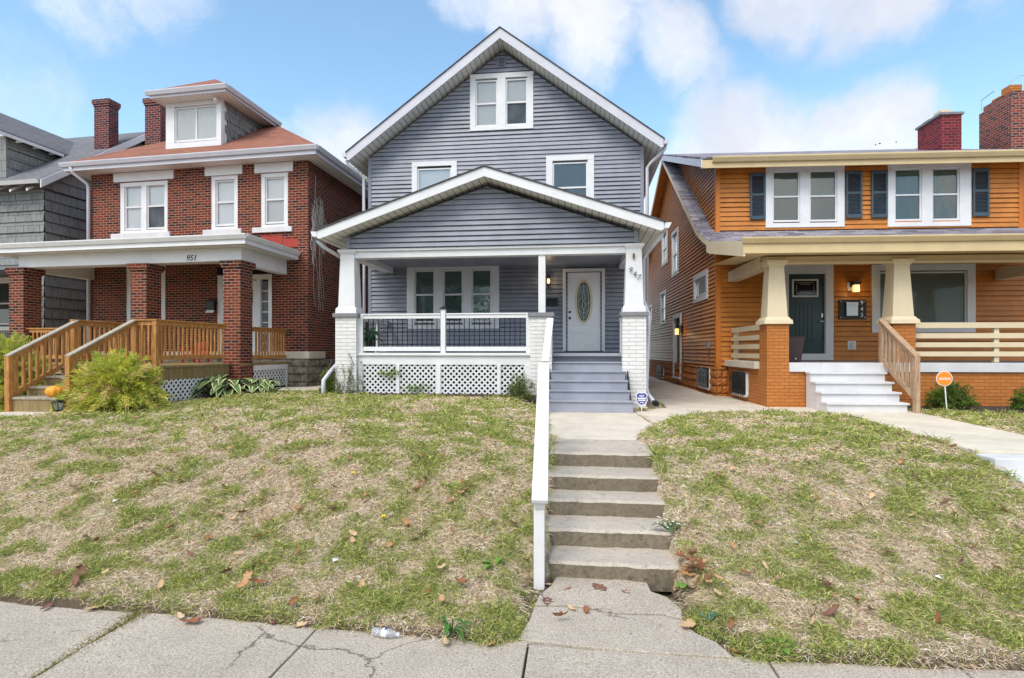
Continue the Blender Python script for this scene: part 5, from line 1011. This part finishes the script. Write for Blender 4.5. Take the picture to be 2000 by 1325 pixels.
# grass growing in the wide sidewalk joint
nj = 5200; t = rng.random(nj)**1.6; xj = -3.50+rng.normal(size=nj)*.055*(1.08-t)+.02; yj = 4.22-t*1.6
foliage('joint_grass', 'grassm', np.stack([xj, yj, np.full(nj, -.02)], 1), nrm(nj, 1)*[1, 1, .3]+[0, -.5, .7], rng.uniform(.02, .07, nj)*(1.1-.6*t), np.full(nj, .005), mixcol(nj, [(.30, .28, .08), (.18, .21, .04), (.40, .31, .16)]), kind='stuff', label='grass growing in the wide sidewalk joint on the left', cat='grass')
def bush(name, x, y, rx, ry, h, nb, nl, cols, label, cat, ll=.05, lw=.012, droop=.3, zb=None, spray=.5, lean=(0, 0), w=None, stems=True, seed=0, group=None, lowfill=0.):
    z = grnd(x, y) if zb is None else zb; root = thing(name, (x, y, z), label, cat, group); P, D_, C_ = [], [], []; sm = MB()
    for k in range(nb):
        a = rng.uniform(0, 2*np.pi); rr = math.sqrt(rng.random()); el = rng.uniform(.05+lowfill*0, 1.35)
        tip = np.array([x+rx*rr*math.cos(a)+lean[0]*rng.random(), y+ry*rr*math.sin(a)+lean[1]*rng.random(), z+h*(max(.08, 1-rr**2.2))**.5*rng.uniform(.55-.5*rr, 1.06)])
        base = np.array([x+rng.normal()*.10, y+rng.normal()*.10, z]); mid = (base+tip)/2+np.array([0, 0, h*.18]); ts = np.linspace(.25, 1, nl)
        c = ((1-ts)**2)[:, None]*base+(2*ts*(1-ts))[:, None]*mid+(ts**2)[:, None]*tip; dd = np.gradient(c, axis=0); dd /= np.linalg.norm(dd, axis=1)[:, None]
        c[:, 2] -= droop*h*.25*np.clip(ts-.7, 0, 1)**1.5*3; c += rng.normal(size=c.shape)*.012
        P.append(c); D_.append(dd*spray+rng.normal(size=c.shape)*.42+np.array([0, 0, .12])); cc = mixcol(1, cols, w, .12)[0]; C_.append(np.clip(cc*(1+rng.normal(size=(nl, 1))*.16), .005, 1))
        if stems and k % 5 == 0: sm.tube([tuple(base), tuple((base+mid)/2), tuple(c[nl//2]), tuple(c[-1])], [.012, .009, .006, .003], 4, cap=False)
    P = np.concatenate(P); D_ = np.concatenate(D_); C_ = np.concatenate(C_); n = len(P); ok = P[:, 2] > z-.02
    foliage('foliage', 'leafm', P[ok], D_[ok], rng.uniform(.6, 1.3, n)[ok]*ll, rng.uniform(.7, 1.3, n)[ok]*lw, C_[ok], parent=root)
    if stems: sm.build('stem', 'bark', root)
    return root
JUN = [(.60, .60, .10), (.46, .52, .08), (.74, .68, .18), (.30, .40, .07), (.70, .54, .24)]
bush('juniper_bush', -8.32, 9.5, 1.0, .62, 1.12, 600, 90, JUN, 'feathery yellow green juniper bush spilling beside the wooden stair', 'bush', .115, .013, .7, zb=1.03, spray=.9, lean=(-.22, -.1), w=[.36, .28, .14, .14, .08])
bush('juniper_bush', -10.95, 9.75, .72, .85, 1.50, 480, 80, JUN, 'yellow green juniper bush behind the stair rail at the left edge', 'bush', .11, .013, .6, zb=1.0, spray=.8, w=[.34, .3, .1, .2, .06])
bush('juniper_sprig', -10.50, 9.12, .28, .22, .50, 110, 50, JUN, 'low juniper sprigs in front of the left stair post', 'bush', .08, .012, .5, zb=1.0, spray=.8, w=[.25, .3, .1, .3, .05])
bush('boxwood_shrub', 7.42, 12.35, .52, .40, .62, 230, 60, [(.10, .17, .02), (.16, .24, .03), (.06, .11, .02)], 'round green boxwood shrub behind the orange yard sign', 'bush', .035, .017, .1, zb=.92, spray=.3)
bush('boxwood_shrub', 8.85, 12.3, .42, .38, .50, 190, 60, [(.10, .17, .02), (.16, .24, .03), (.06, .11, .02)], 'small boxwood shrub at the right edge of the picture', 'bush', .035, .017, .1, zb=.92, spray=.3)
bush('feathery_plant', -1.22, 11.85, .30, .18, .66, 60, 26, [(.08, .13, .03), (.14, .20, .05), (.30, .30, .12)], 'narrow leaved green plant beside the middle brick pier', 'plant', .12, .012, .8, zb=1.05)
bush('low_shrub', -5.72, 12.5, .20, .35, .75, 60, 40, [(.10, .17, .02), (.20, .28, .05)], 'green shrub growing behind the left white downspout', 'bush', .05, .02, .1, zb=1.05)
# hosta: broad variegated leaves
def broad(name, x, y, z, nleaf, R_, Lf, Wf, cin, cedge, label, cat, hz=.25, seed=1, group=None):
    root = thing(name, (x, y, z), label, cat, group); rs = random.Random(seed); inn, edg = MB(), MB(); st_ = MB()
    for k in range(nleaf):
        a = rs.uniform(0, 6.283); r0 = R_*math.sqrt(rs.random())*.75; bx, by = x+r0*math.cos(a)*1.6, y+r0*math.sin(a); L = Lf*rs.uniform(.7, 1.2); Wd_ = Wf*rs.uniform(.8, 1.15); a2 = a+rs.uniform(-.6, .6); el = rs.uniform(.2, .9); h0 = hz*rs.uniform(.35, 1.)*(1.15-r0/max(R_, .01)*.5)
        d = Vector((math.cos(a2), math.sin(a2), 0)); s_ = Vector((-d.y, d.x, 0)); ctr = []; N = 6
        for i in range(N+1):
            t = i/N; zz = z+h0+L*(math.sin(el)*t-.75*t*t); p = Vector((bx, by, zz))+d*(L*t*math.cos(el*.5)); w = Wd_*.5*math.sin(math.pi*min(1, t*.93+.05))**.8*(1-.25*t); ctr.append((p, w))
        for i in range(N):
            (p, w), (q, v) = ctr[i], ctr[i+1]; up = Vector((0, 0, 1))
            for sg in (-1, 1):
                inn.quad(tuple(p), tuple(q), tuple(q+s_*sg*v*.68+up*v*.18), tuple(p+s_*sg*w*.68+up*w*.18)); edg.quad(tuple(p+s_*sg*w*.68+up*w*.18), tuple(q+s_*sg*v*.68+up*v*.18), tuple(q+s_*sg*v+up*v*.16), tuple(p+s_*sg*w+up*w*.16))
        st_.tube([(x+(bx-x)*.3, y+(by-y)*.3, z), (bx, by, z+h0)], .006, 4, cap=False)
    inn.build('leaf_blade', cin, root, smooth=True); edg.build('leaf_margin', cedge, root, smooth=True); st_.build('stem', cin, root); return root
hg = flat('hosta green', (.10, .19, .05), .5); he = flat('hosta cream edge', (.62, .62, .34), .5); wg = flat('weed green', (.12, .23, .035), .5); hb_ = flat('blue green leaf', (.08, .17, .12), .5)
broad('hosta_plant', -8.15, 12.25, .98, 90, .46, .46, .23, hg, he, 'cream edged hosta in front of the white lattice, left of the brick pier', 'plant', .52, 3)
broad('hosta_plant', -7.45, 12.5, 1.02, 60, .36, .36, .18, hg, he, 'cream edged hosta to the right of the brick pier base', 'plant', .42, 4)
broad('weed_plant', -.74, 5.02, grnd(-.74, 5.02), 5, .05, .09, .065, wg, wg, 'bright green broadleaf weed left of the handrail post', 'weed', .05, 5)
broad('weed_plant', .93, 4.98, .05, 8, .06, .10, .065, wg, wg, 'green weed growing among the leaf pile right of the bottom step', 'weed', .10, 6)
broad('weed_plant', 1.36, 4.12, .02, 9, .07, .10, .07, wg, wg, 'green broadleaf weed at the lawn edge right of the cracked path', 'weed', .06, 7)
broad('weed_plant', .98, 4.45, .06, 6, .05, .07, .05, hb_, wg, 'pale green weed beside the crack in the path', 'weed', .05, 8)
broad('dock_plant', -.93, 4.07, .02, 8, .05, .15, .045, flat('dock green', (.04, .12, .02), .5), wg, 'dark green upright weed at the sidewalk edge left of the path', 'weed', .12, 9)
broad('porch_plant', -5.02, 13.3, 2.2, 34, .16, .22, .11, flat('philodendron green', (.02, .13, .035), .4), flat('philodendron edge', (.03, .17, .05), .4), 'leafy dark green potted plant behind the porch railing', 'plant', .45, 10)
m_ = MB(); m_.lathe([(.09, 2.055), (.13, 2.30), (.14, 2.32), (.0, 2.32)], (-5.02, 13.3), 14); pp = thing('plant_pot', (-5.02, 13.3, 2.055), 'small round pot under the porch plant', 'pot'); m_.build('pot', 'bin', pp)
broad('groundcover_clump', -6.9, 12.9, 1.1, 20, .2, .12, .09, hb_, hb_, 'blue green leafy clump at the right end of the hosta bed', 'plant', .05, 13)
# white flowering weed on the steps' right edge
wf = broad('flowering_weed', .90, 5.66, .36, 14, .10, .12, .03, flat('dark weed', (.03, .10, .03), .5), wg, 'small white flowering weed on the right edge of the steps', 'weed', .08, 11)
m_ = MB(); rs = random.Random(2)
for k in range(16): x, y, z = .88+rs.uniform(-.13, .09), 5.62+rs.uniform(-.08, .1), .40+rs.uniform(0, .10); m_.lathe([(.001, z), (.011, z+.006), (.001, z+.012)], (x, y), 6)
m_.build('flower', 'white', wf)
for x, y, zz, lb in ((-2.58, 6.3, None, 'yellow dandelion flower in the left lawn, the upper one'), (-1.96, 5.56, None, 'yellow dandelion flower in the left lawn, the lower one')):
    z = grnd(x, y); dn = thing('dandelion', (x, y, z), lb, 'flower'); m_ = MB(); m_.lathe([(.002, z+.055), (.020, z+.06), (.026, z+.066), (.018, z+.074), (.002, z+.076)], (x, y), 12); m_.build('flower_head', flat('dandelion yellow', (.75, .55, .01), .6), dn); m_ = MB(); m_.tube([(x, y, z), (x, y, z+.06)], .003, 5); m_.build('stem', wg, dn)
# ivy on the left pier
iv = thing('climbing_vine', (-5.15, 12.05, 1.1), 'thin ivy climbing the base of the left white brick pier', 'vine'); P, Dd = [], []; m_ = MB()
for k in range(15):
    x = rng.uniform(-5.36, -4.72); z = 1.08; y = 12.075 if x < -4.9 else 12.2; pts = [(x, y, z)]; hmax = rng.uniform(.25, .85) if x < -4.95 else rng.uniform(.4, 1.0)
    while z < 1.08+hmax:
        z += .04; x += rng.normal()*.018; pts.append((x, y, z))
        for j in range(3): P.append((x+rng.normal()*.015, y-.01-rng.random()*.03, z)); Dd.append(rng.normal(size=3)+[0, -.6, .1])
    m_.tube(pts, .0045, 4, cap=False)
for k in range(700): P.append((rng.uniform(-5.4, -4.65), 12.02-rng.random()*.1, 1.1+abs(rng.normal())*.09)); Dd.append(rng.normal(size=3)+[0, -.4, .3])
n = len(P); foliage('leaves', 'leafm', np.array(P), np.array(Dd), rng.uniform(.02, .05, n), rng.uniform(.014, .03, n), mixcol(n, [(.05, .09, .02), (.10, .15, .04), (.16, .09, .05), (.22, .26, .07)]), parent=iv); m_.build('stem', 'bark', iv)
# leafy sprigs through the lattice
for x, z, lb in ((-4.15, 1.62, 'green sprig poking through the porch lattice, nearer its top'), (-3.55, 1.28, 'green sprig poking through the porch lattice, lower and further right')):
    n = 160; th_ = thing('weed_sprig', (x, 12.18, z), lb, 'weed'); P = np.array([x, 12.17, z])+rng.normal(size=(n, 3))*[.15, .03, .05]; foliage('leaves', 'leafm', P, rng.normal(size=(n, 3))+[0, -.5, 0], rng.uniform(.03, .07, n), rng.uniform(.02, .035, n), mixcol(n, [(.22, .33, .05), (.13, .22, .04)]), parent=th_)
# trees beyond the houses
def tree(x, y, z0, ht, cr, nclump, nleaf, cols, label, leaf=.22, sparse=1.):
    root = thing('tree', (x, y, z0), label, 'tree', 'trees behind the houses'); t_ = MB(); top = z0+ht
    t_.tube([(x, y, z0), (x+.1, y, z0+ht*.3), (x-.1, y+.1, z0+ht*.6), (x, y, z0+ht*.9)], [.35, .28, .18, .05], 8); cl = []
    for k in range(nclump):
        a = rng.uniform(0, 6.283); e = rng.uniform(-.5, 1.5); r = cr*rng.uniform(.45, 1.05); c = (x+r*math.cos(a)*math.cos(e), y+r*math.sin(a)*math.cos(e), z0+ht-cr+r*math.sin(e)); cl.append(c)
        if k % 3 == 0: b0 = (x, y, z0+ht*rng.uniform(.35, .7)); t_.tube([b0, ((b0[0]+c[0])/2, (b0[1]+c[1])/2, (b0[2]+c[2])/2+.3), c], [.10, .06, .02], 5, cap=False)
    cl = np.array(cl); P = np.repeat(cl, nleaf, 0); n = len(P); P = P+rng.normal(size=(n, 3))*cr*.16*sparse
    foliage('crown', 'leafm', P, rng.normal(size=(n, 3)), rng.uniform(.6, 1.2, n)*leaf, rng.uniform(.5, 1, n)*leaf*.6, mixcol(n, cols), parent=root); t_.build('trunk', 'bark', root, smooth=True)
tree(-15.9, 40, 1, 13.6, 3.2, 70, 150, [(.22, .27, .045), (.13, .19, .04), (.34, .36, .08)], 'yellow green tree seen in the gap left of the blue grey house')
tree(18.2, 36, 1, 12.9, 2.9, 26, 16, [(.13, .16, .09), (.20, .21, .13)], 'tree whose top twigs show above the orange house roof', .16)

# ---- the far side of the street, which shows only as reflections in the panes
for i, (x, w, h, m1, m2, lb) in enumerate(((-17, 8, 6.2, 'wbrick', 'dshing', 'white house across the street, reflected in the left panes'), (-4, 7.5, 6.4, 'rbrick', 'gshing', 'brick house across the street, reflected in the porch panes'), (8.5, 8, 6.0, 'siding', 'rshing', 'grey house across the street, reflected in the right panes'))):
    hs = thing('far_house', (x, -26, 1), lb, 'house'); m_ = MB(); m_.prism([(x-w/2, -24, .0), (x+w/2, -24, .0), (x+w/2, -24, h+1), (x, -24, h+4), (x-w/2, -24, h+1)], (0, -9, 0)); m_.build('wall', m1, hs)
    for s_ in (-1, 1): m_ = MB(); m_.prism([(x, -23.4, h+4.25), (x+s_*(w/2+.5), -23.4, h+.9), (x+s_*(w/2+.5), -23.4, h+.7), (x, -23.4, h+4.05)], (0, -10.2, 0)); m_.build('roof', m2, hs)
    for zz in (2.3, 5.2):
        for dx in (-2.2, 1.2): m_ = MB(); m_.box(x+dx, x+dx+1.1, -23.98, -23.9, zz, zz+1.5); f_ = m_.build('window', 'trim', hs); m_ = MB(); m_.box(x+dx+.1, x+dx+1.0, -23.9, -23.88, zz+.1, zz+1.4); m_.build('pane', 'dark', f_)
TL_ = [(.10, .15, .03), (.07, .11, .025), (.16, .2, .05)]
tree(-10.5, -20, 0, 9.5, 2.8, 60, 60, TL_, 'street tree across the road, left one, reflected in the windows', .25); tree(2.5, -21, 0, 8.5, 2.5, 60, 60, TL_, 'street tree across the road, middle one, reflected in the windows', .25); tree(15.5, -19, 0, 10.5, 3.2, 60, 60, TL_, 'street tree across the road, right one, reflected in the windows', .25)

# ============================================================ yard signs and small things
def disc(cx, cz, r, y, n=32, t=.006, rx=1.): return [(cx+r*rx*math.cos(2*math.pi*k/n), y, cz+r*math.sin(2*math.pi*k/n)) for k in range(n)]
sgx, sgy, sgz = 6.93, 11.72, .92; S1 = thing('yard_sign', (sgx, sgy, sgz), 'round orange yard sign on a thin white stake', 'sign')
m_ = MB(); m_.tube([(sgx+.05, sgy+.01, sgz-.05), (sgx, sgy+.01, 1.5)], .011, 6); m_.build('stake', 'white', S1)
m_ = MB(); m_.prism(disc(sgx-.01, 1.575, .145, sgy-.004), (0, .006, 0)); m_.build('rim', 'white', S1); m_ = MB(); m_.prism(disc(sgx-.01, 1.575, .132, sgy-.008), (0, .0035, 0)); m_.build('face', 'orange', S1)
text('vivint', .095, lambda u, v, w: (sgx-.01+u, sgy-.0095-w, 1.575+v), 'lettering', 'white', S1, 0, .002)
bx_, by_ = 1.235, 11.45; S2 = thing('security_sign', (bx_, by_, .9), 'small blue octagonal security sign on a white stake by the right pier', 'sign')
def octo(s_): return [(bx_+s_*a, by_, 1.16+s_*c) for a, c in ((-.55, 1.12), (0, 1.0), (.55, 1.12), (1.0, .72), (.86, .2), (1.0, -.3), (.55, -1.0), (0, -1.22), (-.55, -1.0), (-1.0, -.3), (-.86, .2), (-1.0, .72))]
m_ = MB(); m_.tube([(bx_, by_+.012, .85), (bx_, by_+.012, 1.1)], .010, 6); m_.build('stake', 'white', S2); m_ = MB(); m_.prism(octo(.118), (0, .006, 0)); m_.build('rim', 'white', S2); m_ = MB(); m_.prism([(x, y-.003, z) for x, y, z in octo(.10)], (0, .0025, 0)); fc = m_.build('face', 'blue', S2)
m_ = MB()
for d, e, w_ in ((1.215, 1.228, .05), (1.195, 1.205, .04), (1.15, 1.178, .078), (1.115, 1.138, .074), (1.075, 1.09, .04)): m_.box(bx_-w_, bx_+w_, by_-.0055, by_-.0035, d, e)
m_.build('print', 'white', fc)
# pumpkin, stair light, chair, bin, bottle
gx_, gy_, gz0 = -9.38, 9.24, 1.27; pk = thing('pumpkin', (gx_, gy_, gz0), 'yellow orange pumpkin on the lowest stair tread beside the juniper', 'pumpkin'); m_ = MB(); m_.lathe([(.02, gz0+.005), (.10, gz0+.0), (.155, gz0+.06), (.165, gz0+.12), (.13, gz0+.18), (.05, gz0+.205), (.015, gz0+.195)], (gx_, gy_), 40, 9, .10); m_.build('body', 'pumpkin', pk, smooth=True); m_ = MB(); m_.tube([(gx_, gy_, gz0+.19), (gx_+.02, gy_, gz0+.24), (gx_+.05, gy_, gz0+.25)], .016, 6); m_.build('stalk', wg, pk)
lx_, ly_ = -9.06, 8.96; lt = thing('path_light', (lx_, ly_, 1.0), 'small black lantern light at the foot of the wooden stair', 'lantern'); m_ = MB(); m_.tube([(lx_, ly_, .95), (lx_, ly_, 1.06)], .02, 8); m_.frus(lx_, ly_, 1.055, 1.07, .09, .10); m_.frus(lx_, ly_, 1.20, 1.235, .17, .10); m_.frus(lx_, ly_, 1.235, 1.26, .06, .03)
for sx in (-1, 1):
    for sy in (-1, 1): m_.bar((lx_+sx*.042, ly_+sy*.042, 1.07), (lx_+sx*.062, ly_+sy*.062, 1.20), .01, .01, up=(0, 1, 0))
m_.build('frame', 'black', lt); m_ = MB(); m_.frus(lx_, ly_, 1.072, 1.198, .075, .11); m_.build('glass', 'glass', lt)
CH = thing('red_chair', F(-2.5, -1.35, 1.80), 'small red plastic chair behind the timber porch railing', 'chair')
cf = lambda x, y, z: F(-2.5+x, -1.35+y, 1.80+z)
m_ = MB(cf); m_.box(-.20, .20, -.2, .18, .20, .225); m_.build('seat', 'redp', CH, bevel=.01)
for i in range(4): m_ = MB(cf); m_.prism([(-.20+i*.105, .19, .22), (-.12+i*.105, .19, .22), (-.11+i*.1, .27, .55-.02*abs(i-1.5)), (-.19+i*.1, .27, .55-.02*abs(i-1.5))], (0, .015, 0)); m_.build('back_slat', 'redp', CH)
for sx in (-1, 1): m_ = MB(cf); m_.box(sx*.25-.035, sx*.25+.035, -.25, .22, .34, .36); m_.build('arm', 'redp', CH, bevel=.006); m_ = MB(cf); m_.box(sx*.25-.015, sx*.25+.015, -.23, -.17, 0, .339); m_.build('leg', 'redp', CH); m_ = MB(cf); m_.box(sx*.22-.015, sx*.22+.015, .16, .22, 0, .339); m_.build('leg', 'redp', CH)
bp_ = Q(1.12, -2.25, 1.852); BN = thing('waste_bin', bp_, 'tall dark brown bin on the orange house porch beside the pillar', 'bin'); m_ = MB(); m_.frus(bp_[0], bp_[1], 1.852, 2.40, .25, .36); m_.frus(bp_[0], bp_[1], 2.40, 2.42, .38, .38); m_.build('body', 'bin', BN, bevel=.01); m_ = MB(); m_.tube([(bp_[0], bp_[1]-.13, 1.93), (bp_[0], bp_[1]-.15, 1.93)], .02, 8); m_.build('plug', 'steel', BN)
BT = thing('plastic_bottle', (-1.41, 4.03, .03), 'crumpled clear plastic bottle lying at the edge of the sidewalk', 'bottle'); ca, sa = math.cos(-.12), math.sin(-.12)
prof = [(.0, -.10), (.028, -.098), (.033, -.085), (.029, -.07), (.033, -.055), (.028, -.035), (.032, -.02), (.030, .0), (.033, .02), (.031, .045), (.024, .07), (.012, .09), (.012, .098)]
def btf(x, y, z): return (-1.41+z*ca-x*sa, 4.03+z*sa+x*ca, .034+y*.9)
clear = bpy.data.materials.new('clear plastic'); clear.use_nodes = True; q_ = clear.node_tree.nodes['Principled BSDF']; q_.inputs['Base Color'].default_value = (.9, .93, .97, 1); q_.inputs['Transmission Weight'].default_value = .75; q_.inputs['Roughness'].default_value = .12; q_.inputs['IOR'].default_value = 1.3
m_ = MB(btf); m_.lathe(prof, n=14); m_.build('body', clear, BT); m_ = MB(btf); m_.lathe([(.0345, -.02), (.0345, .02)], n=14); m_.build('label', 'white', BT); m_ = MB(btf); m_.box(-.012, .012, .028, .036, .0, .018); m_.build('print', 'blue', BT); m_ = MB(btf); m_.lathe([(.015, .098), (.015, .112), (0, .113)], n=12); m_.build('cap', 'white', BT)
for x, y, s_, lb in ((-8.35, 9.2, .085, 'small brownish rock at the foot of the juniper bush'), (-4.80, 11.85, .07, 'pale tan stone at the base of the left white pier'), (-7.3, 8.9, .06, 'pale flat stone lying in the upper left lawn')):
    z = grnd(x, y); m_ = MB(); rs = random.Random(int(s_*999)); P = []; 
    for i in range(5):
        for k in range(9): a = 2*math.pi*k/9; ph = -.5+i*.52; rr = s_*(math.cos(ph*.95))*(rs.uniform(.8, 1.15)); P.append((x+rr*math.cos(a)*1.25, y+rr*math.sin(a), z+s_*.5*math.sin(ph)+s_*.2))
    m_.add(P, [(i*9+k, i*9+(k+1) % 9, (i+1)*9+(k+1) % 9, (i+1)*9+k) for i in range(4) for k in range(9)]+[tuple(range(36, 45))]); m_.build('stone', flat('stone', (.42, .34, .26), .9), label=lb, cat='stone', root=(x, y, z))
# mulch beds
m_ = MB(); N = 26
def bed(poly, z, name='mulch_bed'):
    m_ = MB(); n = len(poly); m_.add([(x, y, z) for x, y in poly]+[(x, y, z-.15) for x, y in poly], [tuple(range(n)), tuple(range(n, 2*n))[::-1]]+[(i, i+n, (i+1) % n+n, (i+1) % n) for i in range(n)]); return m_.build(name, 'mulch', kind='structure')
bed([(6.6, 12.0), (7.6, 11.85), (9, 11.9), (11, 12.1), (11, 13.2), (6.6, 12.95)], .945); bed([(-4.9, 11.95), (-3.2, 11.88), (-1.1, 11.9), (-.72, 11.7), (-.66, 12.25), (-4.9, 12.3)], 1.165); bed([(-9.3, 12.15), (-8.3, 11.75), (-7.2, 11.85), (-6.8, 12.4), (-7.4, 13.1), (-9.3, 13.1)], 1.02)
# brick edging of the hosta bed
for i in range(9): x = -8.9+i*.215; y = 11.86+.0*i+.02*math.sin(i*2.1); m_ = MB(); m_.box(x, x+.19, y, y+.09, .98, 1.06); m_.build('edging_brick', 'rbrick', label='weathered brick in the edging row of the hosta bed', cat='brick', group='edging bricks along the hosta bed', root=(x+.1, y, 1.0))

# ============================================================ fallen leaves (every leaf is its own object)
def leafmesh(k):
    rs = random.Random(k); n = 13; m_ = MB(); L = rs.uniform(.8, 1.1); P = []; cols_ = []
    cur = rs.uniform(.5, 1.5); tw = rs.uniform(-.8, .8)
    def pt(u, v): x = v*(1-.25*cur*abs(v)); return (x*.5, u*.5, .16*cur*v*v+.10*cur*(u*u)-.02+.10*tw*u*v+rs.uniform(-.045, .045))
    outl = [(-.95, 0), (-.55, .28), (-.6, .62), (-.15, .48), (.05, .85), (.3, .42), (.62, .45), (1.0, 0)]
    if k % 2: outl = [(-.95, 0), (-.7, .3), (-.35, .46), (0, .5), (.35, .42), (.65, .28), (.85, .14), (1.05, 0)]
    mid = [(u, 0) for u, v in outl]
    for u, v in outl: P += [pt(u, 0), pt(u, v*.55*L), pt(u, v*L), pt(u, -v*.55*L), pt(u, -v*L)]
    f = []
    for i in range(len(outl)-1):
        a, c = i*5, (i+1)*5; f += [(a, c, c+1, a+1), (a+1, c+1, c+2, a+2), (a, a+3, c+3, c), (a+3, a+4, c+4, c+3)]
    me = bpy.data.meshes.new('fallen_leaf'); me.from_pydata(P, [], f); me.update(); at = me.color_attributes.new('col', 'FLOAT_COLOR', 'POINT')
    base = [(.50, .27, .12), (.33, .14, .07), (.62, .42, .24), (.22, .11, .075), (.56, .34, .18), (.66, .49, .30), (.40, .24, .15)][k % 7]
    for i in range(len(P)): d = 1-.25*(i % 5 in (2, 4))+rs.uniform(-.12, .12); at.data[i].color = (*[c*d for c in base], 1)
    me.materials.append(M['dryleaf']); me.polygons.foreach_set('use_smooth', [True]*len(me.polygons)); return me
LM = [leafmesh(k) for k in range(14)]; protos = []
for me in LM: o = bpy.data.objects.new('fallen_leaf', me); protos.append(o)
rl = random.Random(12); GS = 'dead leaves on the sidewalk and cracked path'
def put(x, y, s_, lab, grp, dz=.012, tilt=.45, k=None):
    o = protos[rl.randrange(14) if k is None else k].copy(); COL.objects.link(o); z = max(grnd(x, y), 0.012 if (y < float(swedge(x)) or (-.45 < x < .85 and y < 5.1)) else -1)
    o.location = (x, y, z+dz+s_*.10); o.scale = (s_, s_, s_*rl.uniform(.8, 1.5)); o.rotation_euler = (rl.gauss(0, tilt), rl.gauss(0, tilt), rl.uniform(0, 6.28)); tagobj(o, lab, 'leaf', grp)
    if grp == GS: o.location.z = z+s_*.09; o.scale[2] = s_*.7; o.rotation_euler[0] *= .3; o.rotation_euler[1] *= .3
GL = 'dead leaves scattered over the lawn'; LL = 'dry curled brown leaf lying on the lawn grass'
for i in range(190):
    y = math.exp(rl.uniform(math.log(4.25), math.log(8.6))); x = rl.uniform(-1.0, -.08)*y if rl.random() < .74 else rl.uniform(.18, .84)*y
    if -.6 < x < 1.1 and y > 4.2: x -= 1.2
    put(x, y, rl.uniform(.06, .135), LL, GL, .042)
for u_, v_ in ((-4.55, 4.5), (-4.4, 4.6), (-4.3, 4.42), (-4.45, 5.3), (-4.15, 5.35), (-4.5, 5.45), (-2.85, 4.62), (-2.9, 4.8), (-3.1, 4.7), (-4.6, 6.1), (-3.5, 5.6), (-2.95, 5.7), (-1.35, 5.9), (-1.2, 6.2), (1.75, 4.5), (1.9, 4.55), (2.0, 4.9), (2.2, 4.6)): put(u_, v_, rl.uniform(.11, .17), LL, GL, .035)
GP = 'dead leaves piled beside the bottom step'
for i in range(26): put(.96+rl.gauss(0, .10), 4.98+rl.gauss(0, .15), rl.uniform(.10, .16), 'orange brown leaf in the pile right of the bottom step', GP, .02+rl.random()*.09, .7)
GS = 'dead leaves on the sidewalk and cracked path'
for x, y, s_ in ((-.12, 4.98, .13), (.18, 5.03, .17), (.42, 4.98, .12), (-.26, 4.72, .15), (-.06, 4.62, .12), (.06, 4.60, .13), (.82, 4.42, .19), (-.28, 5.08, .10), (-.95, 3.98, .14), (-2.95, 4.05, .17), (-3.1, 4.12, .13), (-3.9, 4.18, .16), (-4.3, 4.15, .12), (-2.35, 4.12, .11), (-2.1, 4.10, .13), (-.62, 4.0, .1), (1.1, 4.12, .14), (-.50, 5.22, .13), (-.42, 5.4, .12)):
    put(x, y, s_, 'dead brown leaf lying on the sidewalk or cracked path', GS, .012, .3)
put(-.42, 11.05, .30, 'large tan leaf on the concrete at the foot of the painted stairs', None, .02, .1, 5)
GW = 'white litter scraps in the grass'
for x, y in ((-4.6, 6.3), (-5.1, 5.7), (-2.2, 4.9), (2.0, 5.5), (2.15, 4.9), (3.0, 5.1)):
    z = grnd(x, y)+.03; m_ = MB(); a = rl.uniform(0, 3); m_.add([(x, y, z), (x+.06*math.cos(a), y+.06*math.sin(a), z+.01), (x+.05, y+.02, z+.035), (x-.02, y+.03, z+.02)], [(0, 1, 2, 3)]); sc_ = m_.build('paper_scrap', 'white', label='small crumpled white scrap lying in the lawn', cat='litter', group=GW, root=(x, y, z))
for o in COL.objects:
    if 'root' in o: del o['root']
